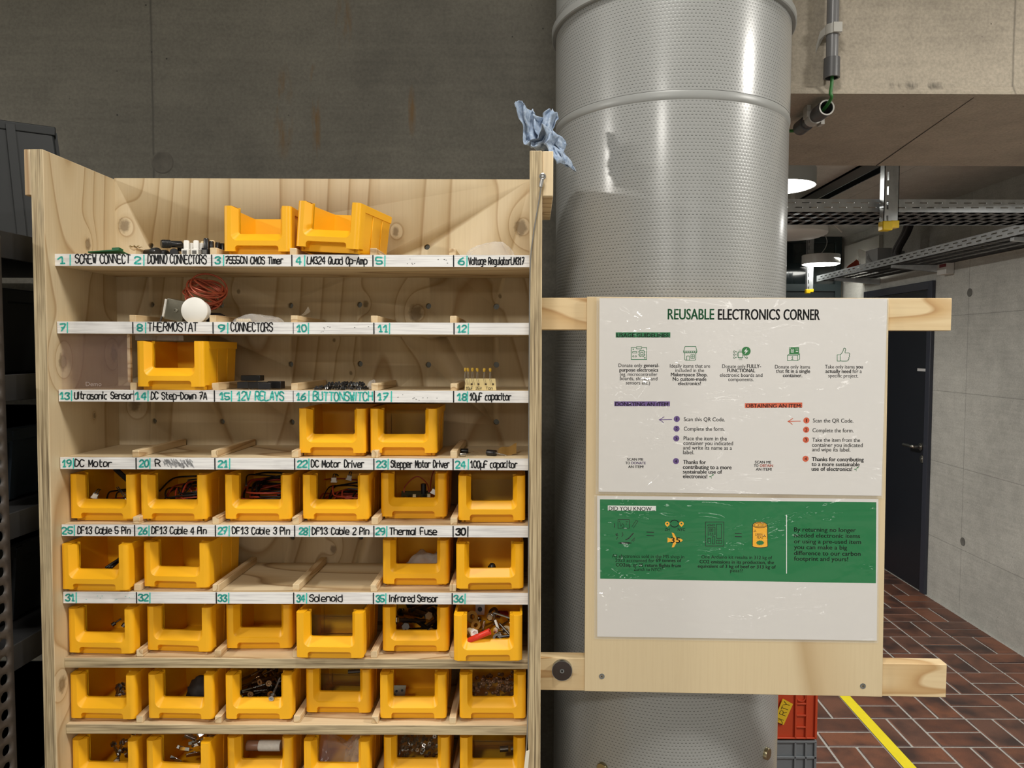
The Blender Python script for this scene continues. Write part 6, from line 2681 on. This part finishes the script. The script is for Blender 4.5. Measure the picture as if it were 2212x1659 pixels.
# mixed hardware in the right bin of the sixth row
M_redp = plain('red_wall_plug', C(214, 52, 32), 0.4)


def wall_plug(label, key, x, y, z, d, mat, L=0.034, r=0.0042):
    t = thing('wall_plug', label, 'wall plug', inb(key, x, y, z), aim(d))
    mb = MB().mat(mat)
    mb.lathe([(r * .8, 0), (r, L * .1), (r, L * .45), (r * .9, L * .5), (r, L * .55), (r * 1.05, L), (r * .62, L), (r * .6, L * .8), (0.0001, L * .78)], (0, 0, 0), (0, 0, 1), 14, False)
    mb.build('sleeve', t)
    mb = MB().mat(mat)
    for s in (-1, 1):
        mb.box(-.0006, .0006, s * r - .0008, s * r + .0008, L * .15, L * .8)
    mb.build('fins', t)


wall_plug('red wall plug lying across the front of the mixed hardware', 'a6', -0.70, -0.05, 0.0245, (0.86, -0.10, 0.42), M_redp)
wall_plug('dark red wall plug at the back of the mixed hardware', 'a6', 0.30, 0.6, 0.044, (0.6, 0.5, -0.2), plain('dark_red_plug', C(130, 22, 34), 0.45), 0.016, 0.0045)
rs = random.Random(77)
t = thing('hex_nut', 'white hexagonal socket at the left of the mixed hardware', 'nut', inb('a6', -0.52, 0.02, 0.034), aim((0.5, -1, 0.15)))
mb = MB().mat(M_cream)
mb.lathe([(0.0042, -0.016), (0.0045, 0.0)], seg=12)
mb.build('stem', t)
mb = MB().mat(M_white)
mb.lathe([(0.0058, -0.001), (0.0058, 0.004), (0.0036, 0.004), (0.0034, 0.001), (0.0001, 0.001)], seg=6, caps=False)
mb.build('socket', t)
M_brown = plain('brass', C(170, 126, 60), 0.35, 0.8)
for k, (x, y, z, d, m_, r_, w_) in enumerate(((-0.62, 0.3, 0.048, (0.5, -1, 0.5), M_brown, 0.0085, 0.002), (-0.45, 0.15, 0.040, (-0.3, -1, 0.8), M_brown, 0.007, 0.0016), (-0.8, 0.1, 0.026, (0.3, -1, 0.6), M_brown, 0.008, 0.002),
                                             (0.05, 0.35, 0.046, (0.2, -1, 0.9), M_metal, 0.006, 0.002), (0.15, 0.45, 0.05, (-0.5, -0.6, 0.8), M_darkm, 0.0075, 0.002), (0.62, 0.25, 0.030, (0.2, -0.6, 1), M_cream, 0.007, 0.0016), (0.3, 0.0, 0.027, (0.1, -1, 0.4), M_darkm, 0.006, 0.002))):
    mb = MB().mat(m_)
    mb.lathe([(r_ * .45, 0), (r_, 0), (r_, w_), (r_ * .45, w_)], inb('a6', x, y, z), d, 20, False)
    mb.lathe([(r_ * .45, w_), (r_ * .45, 0)], inb('a6', x, y, z), d, 20, False)
    nm = ['brass', 'brass', 'brass', 'steel', 'dark steel', 'cream', 'dark steel'][k]
    tag(mb.build('washer'), nm + ' washer among the mixed hardware', 'washer', nm + ' washers in the mixed hardware')
mb = MB().mat(M_metal)
q = inb('a6', -0.38, 0.75, 0.05)
mb.prism([(q.x - .0065, q.y, q.z - .012), (q.x + .0065, q.y, q.z - .012), (q.x + .0075, q.y + .003, q.z + .014), (q.x - .0065, q.y + .003, q.z + .014)], (0, .002, 0))
br = mb.build('steel_plate')
tag(br, 'perforated steel plate standing at the back of the mixed hardware', 'plate')
mb = MB().mat(M_sock)
for dz in (-0.004, 0.007):
    mb.lathe([(0.0035, 0), (0.0034, 0.0002), (0.0001, 0.0002)], (q.x, q.y + (dz + .012) * .115 - .0002, q.z + dz), (0, -1, 0.11), 16, False)
mb.build('hole', br)
for (x, y, z, d, L, m_, nm) in ((-0.22, 0.12, 0.030, (0.15, -0.2, 1), 0.020, M_metal, 'bent steel pin upright in the mixed hardware'), (0.42, 0.1, 0.026, (-0.35, 0.1, 1), 0.024, M_white, 'pale threaded plastic rod in the mixed hardware'),
                                (0.75, 0.1, 0.028, (-0.8, 0.4, 0.7), 0.022, M_darkm, 'dark pin at the right of the mixed hardware'), (0.85, 0.3, 0.045, (-1, 0.2, 0.25), 0.03, M_metal, 'thin steel rod at the back right of the mixed hardware'),
                                (0.3, 0.0, 0.028, (1, 0.1, 0.08), 0.026, M_blackp, 'black pin lying at the front right of the mixed hardware')):
    mb = MB().mat(m_)
    p = inb('a6', x, y, z)
    mb.lathe([(0.0016 + 0.0004 * (k % 2), L * k / 16) for k in range(17)], p, d, 10)
    tag(mb.build('metal_pin'), nm, 'pin')
# dark lump, bracket, beads, spacer, nuts, clips, roll
mb = MB().mat(plain('dark_lump', C(40, 34, 30), 0.7, 0, 0.3, 120))
bm_ = mb.bm
r_ = bmesh.ops.create_icosphere(bm_, subdivisions=3, radius=1)
c = inb('b2', 0.25, 0.4, 0.0)
from mathutils import noise as mn
for f_ in bm_.faces:
    f_.smooth = True
for v in r_['verts']:
    n_ = v.co.normalized()
    k = 1 + 0.3 * mn.noise(n_ * 2.2) + 0.12 * mn.noise(n_ * 6)
    v.co = Vector((c.x + n_.x * .022 * k, c.y + n_.y * .022 * k, max(c.z + 0.0005, c.z + 0.020 + n_.z * .022 * k)))
tag(mb.build('steel_wool', sharp=0), 'dark lump in the second bin of the seventh row', 'lump')
p = inb('b5', -0.62, 0.1, 0.018)
t = thing('angle_bracket', 'small steel angle bracket with holes in its bin', 'bracket', p, (R(-6), R(8), R(18)))
mb = MB().mat(M_tin)
mb.box(-0.009, 0.009, 0, 0.0012, 0, 0.019)
mb.box(-0.009, 0.009, 0.0012, 0.016, 0, 0.0012)
mb.build('plate', t)
mb = MB().mat(M_sock)
for (x, z) in ((-0.004, 0.011), (0.004, 0.012)):
    mb.disc(x, z, 0.0018, -0.0002, 14)
mb.build('holes', t, fix=False)
clear_box('b6', 'clear box of brown beads in its bin', 0.026, -0.95, 0.95, 0.12, 0.9, 0.016)
rs = random.Random(5)
bead = None
M_bead = plain('brown_bead', C(128, 92, 66), 0.4, 0.3, 0.15, 200)
for k in range(90):
    p = inb('b6', rs.uniform(-0.84, 0.84), 0.16 + 0.6 * (k % 9) / 9 * rs.uniform(0.8, 1), 0.020 + 0.018 * (k // 9) / 9 + rs.uniform(0, 0.001))
    rot = (rs.uniform(0, 3), rs.uniform(0, 3), 0)
    if bead is None:
        mb = MB().mat(M_bead)
        mb.lathe([(0.0012, 0), (0.0024, 0.0004), (0.0027, 0.002), (0.0024, 0.0036), (0.0012, 0.004), (0.001, 0.002)], seg=9, caps=False)
        bead = tag(mb.build('bead'), 'brown metal bead in the clear box', 'bead', 'beads in the clear box')
        bead.location, bead.rotation_euler = p, rot
    else:
        o = bead.copy()
        COL.objects.link(o)
        o.location, o.rotation_euler = p, rot
p = inb('b4', 0.35, 0.4, 0.040)
mb = MB().mat(M_darkm)
mb.lathe([(0.0032 * (1 if k % 2 else .85), 0.036 * k / 18) for k in range(19)], p + Vector((-0.012, 0, 0)), (1, 0.1, 0.02), 10)
tag(mb.build('threaded_rod'), 'short threaded rod in the pushed back bin of the seventh row', 'rod')
clear_box('c5', 'clear box of small nuts in its bin', 0.032, -0.9, 0.9, 0.08, 0.85, 0.018)
nut = None
for k in range(80):
    p = inb('c5', rs.uniform(-0.78, 0.78), 0.12 + 0.6 * (k % 8) / 8 * rs.uniform(.8, 1), 0.0215 + 0.016 * (k // 8) / 10 + rs.uniform(0, 0.001))
    rot = (rs.uniform(0, 3), rs.uniform(0, 3), 0)
    if nut is None:
        mb = MB().mat(M_metal)
        mb.lathe([(0.0014, 0), (0.0030, 0), (0.0030, 0.0024), (0.0014, 0.0024), (0.0014, 0)], seg=6, caps=False)
        nut = tag(mb.build('nut'), 'small steel nut in the clear box of nuts', 'nut', 'nuts in the clear box')
        nut.location, nut.rotation_euler = p, rot
    else:
        o = nut.copy()
        COL.objects.link(o)
        o.location, o.rotation_euler = p, rot
clip = None
for k in range(18):
    p = inb('c2', 0.75 * (-0.6 + 1.5 * ((k * 7) % 18) / 18), 0.1 + 0.6 * ((k * 5) % 18) / 18, 0.022 + 0.024 * (k / 18))
    rot = (rs.uniform(-0.5, 0.5), rs.uniform(-0.5, 0.5), rs.uniform(-0.6, 0.6))
    if clip is None:
        mb = MB().mat(plain('chrome', C(214, 214, 214), 0.12, 1.0))
        mb.prism([(-0.009, 0, 0), (-0.009, 0.008, 0), (-0.009, 0.008, 0.0012), (-0.009, 0.0012, 0.0012), (-0.009, 0.0012, 0.005), (-0.009, 0, 0.005)], (0.018, 0, 0))
        clip = tag(mb.build('metal_clip', bevel=0.0004), 'shiny metal clip in the bin of clips', 'clip', 'shiny clips in the lowest row')
        clip.location, clip.rotation_euler = p, rot
    else:
        o = clip.copy()
        COL.objects.link(o)
        o.location, o.rotation_euler = p, rot
t = thing('foam_roll', 'roll wrapped half in white in the third bin of the lowest row', 'roll', inb('c3', 0, 0.2, 0.028))
mb = MB().mat(plain('brown_wrap', C(140, 100, 76), 0.4))
mb.lathe([(0.0070, 0), (0.0074, 0.001), (0.0074, 0.017), (0.0070, 0.018)], (-0.030, 0, 0.008), (1, 0, 0), 20)
mb.build('brown_end', t)
mb = MB().mat(plain('white_wrap', C(220, 216, 208), 0.5, 0, 0.08, 200))
mb.lathe([(0.0072, 0), (0.0078, 0.001), (0.0078, 0.031), (0.0072, 0.032)], (-0.012, 0, 0.008), (1, -0.0, 0.0), 20)
mb.build('white_wrap', t)
bag_in('c4', 'crumpled clear bag filling its bin in the lowest row', -0.85, 0.85, 0.060, M_clear2, 51, 0.05, 0.9, 0.1)
bag_in('c4', 'brown-tinted clear bag folded at the right of its bin in the lowest row', 0.1, 0.9, 0.058, clear('tinted_foil', 0.3, (0.75, 0.6, 0.45, 1)), 53, 0.02, 0.5, 0.2)
for k, (x, m_) in enumerate(((0.35, M_darkm), (0.75, M_metal))):
    mb = MB().mat(m_)
    mb.cyl(inb('c6', x - 0.12, 0.25, 0.028), inb('c6', x + 0.18, 0.27, 0.028), 0.0042, 16)
    tag(mb.build('metal_spacer'), ('dark' if k == 0 else 'bright') + ' metal spacer in the rightmost bin of the lowest row', 'spacer')
# clear strip over bin 14
p = Vector((atY(300, 730, 1.06).x, 1.05, SZ[1] - TH - 0.009))
mb = MB().mat(M_clear2)
mb.prism([(p.x, p.y, p.z), (p.x + 0.068, p.y, p.z - 0.0005), (p.x + 0.068, p.y, p.z + 0.007), (p.x, p.y, p.z + 0.008)], (0, 0.001, 0))
tag(mb.build('clear_strip'), 'narrow clear plastic strip hanging above the bin on the third shelf', 'strip')

# ---------------------------------------------------------------- crumpled blue cloth on the right panel
g = G('blue_paper_cloth', 0.85, 0, C(150, 168, 192))
f1 = g.noise(g.coord(), 140, 3, 0.65, 0.5)
g.set('Base Color', g.ramp(f1, (0.3, C(118, 138, 166)), (0.7, C(176, 190, 208))))
g.bump(f1, 0.5, 0.0015)
M_cloth = g.m
prof = [(1161, 246), (1160, 262), (1163, 285), (1166, 306), (1170, 321), (1180, 316), (1186, 298), (1197, 288), (1206, 300), (1198, 314), (1206, 322), (1216, 338), (1222, 352)]
base_pts = smooth_path([(a_, b_, 0) for a_, b_ in prof], 6)
NP = len(base_pts)


def cloth(u, v):
    i = v * (NP - 1)
    k = min(int(i), NP - 2)
    q = base_pts[k].lerp(base_pts[k + 1], i - k)
    P = atY(q.x, q.y, 1.088)
    wv = 0.5 - u
    wide = 0.062 * (1 - 0.30 * math.sin(math.pi * min(1, v * 1.6)))
    # the sheet runs along X and Y together, so both faces show folds
    fold = 0.006 * math.sin(u * 21 + v * 5) + 0.004 * math.sin(u * 37 - v * 13)
    nz = Vector((mn.noise(Vector((u * 5, v * 7, 1.3))), mn.noise(Vector((u * 5, v * 7, 9.1))), mn.noise(Vector((u * 5, v * 7, 4.7)))))
    n2 = Vector((mn.noise(Vector((u * 13, v * 17, 2.3))), mn.noise(Vector((u * 13, v * 17, 5.1))), mn.noise(Vector((u * 13, v * 17, 7.7)))))
    rag = 0.0
    if v < 0.06:
        rag = 0.010 * abs(mn.noise(Vector((u * 23, 0.3, 0)))) + 0.006 * math.sin(u * 9)
    slant = 1.0 if v < 0.45 else 0.5
    return (P.x + wv * wide * slant + fold * 0.3 + nz.x * 0.006 + n2.x * 0.0025, P.y + wv * wide * 0.9 + fold + nz.y * 0.010 + n2.y * 0.003, P.z + nz.z * 0.006 + n2.z * 0.002 + rag - 0.012 * abs(wv) * (1 if v > .7 else 0))


mb = MB().mat(M_cloth)


def cl2(u, v):
    x, y, z = cloth(u, v)
    # rest on the panel top where the sheet passes over it
    if XR0 - 0.002 < x < XR1 + 0.016 and YP - 0.002 < y < YK + 0.012:
        z = max(z, ZTOP + 0.0015)
    return (x, y, z)


mb.sheet(cl2, 44, 90)
co = mb.build('blue_cloth', sharp=0)
so = co.modifiers.new('thickness', 'SOLIDIFY')
so.thickness = 0.0008
tag(co, 'crumpled blue paper cloth lying on top of the right side panel', 'cloth')

# lean the shelf unit back together with everything in it
SHELF_OBJECTS += [o for o in bpy.data.objects if o not in BEFORE and o.parent is None]
for o in SHELF_OBJECTS:
    o.matrix_basis = LEAN @ o.matrix_basis
VIEW = ROOM_VIEW
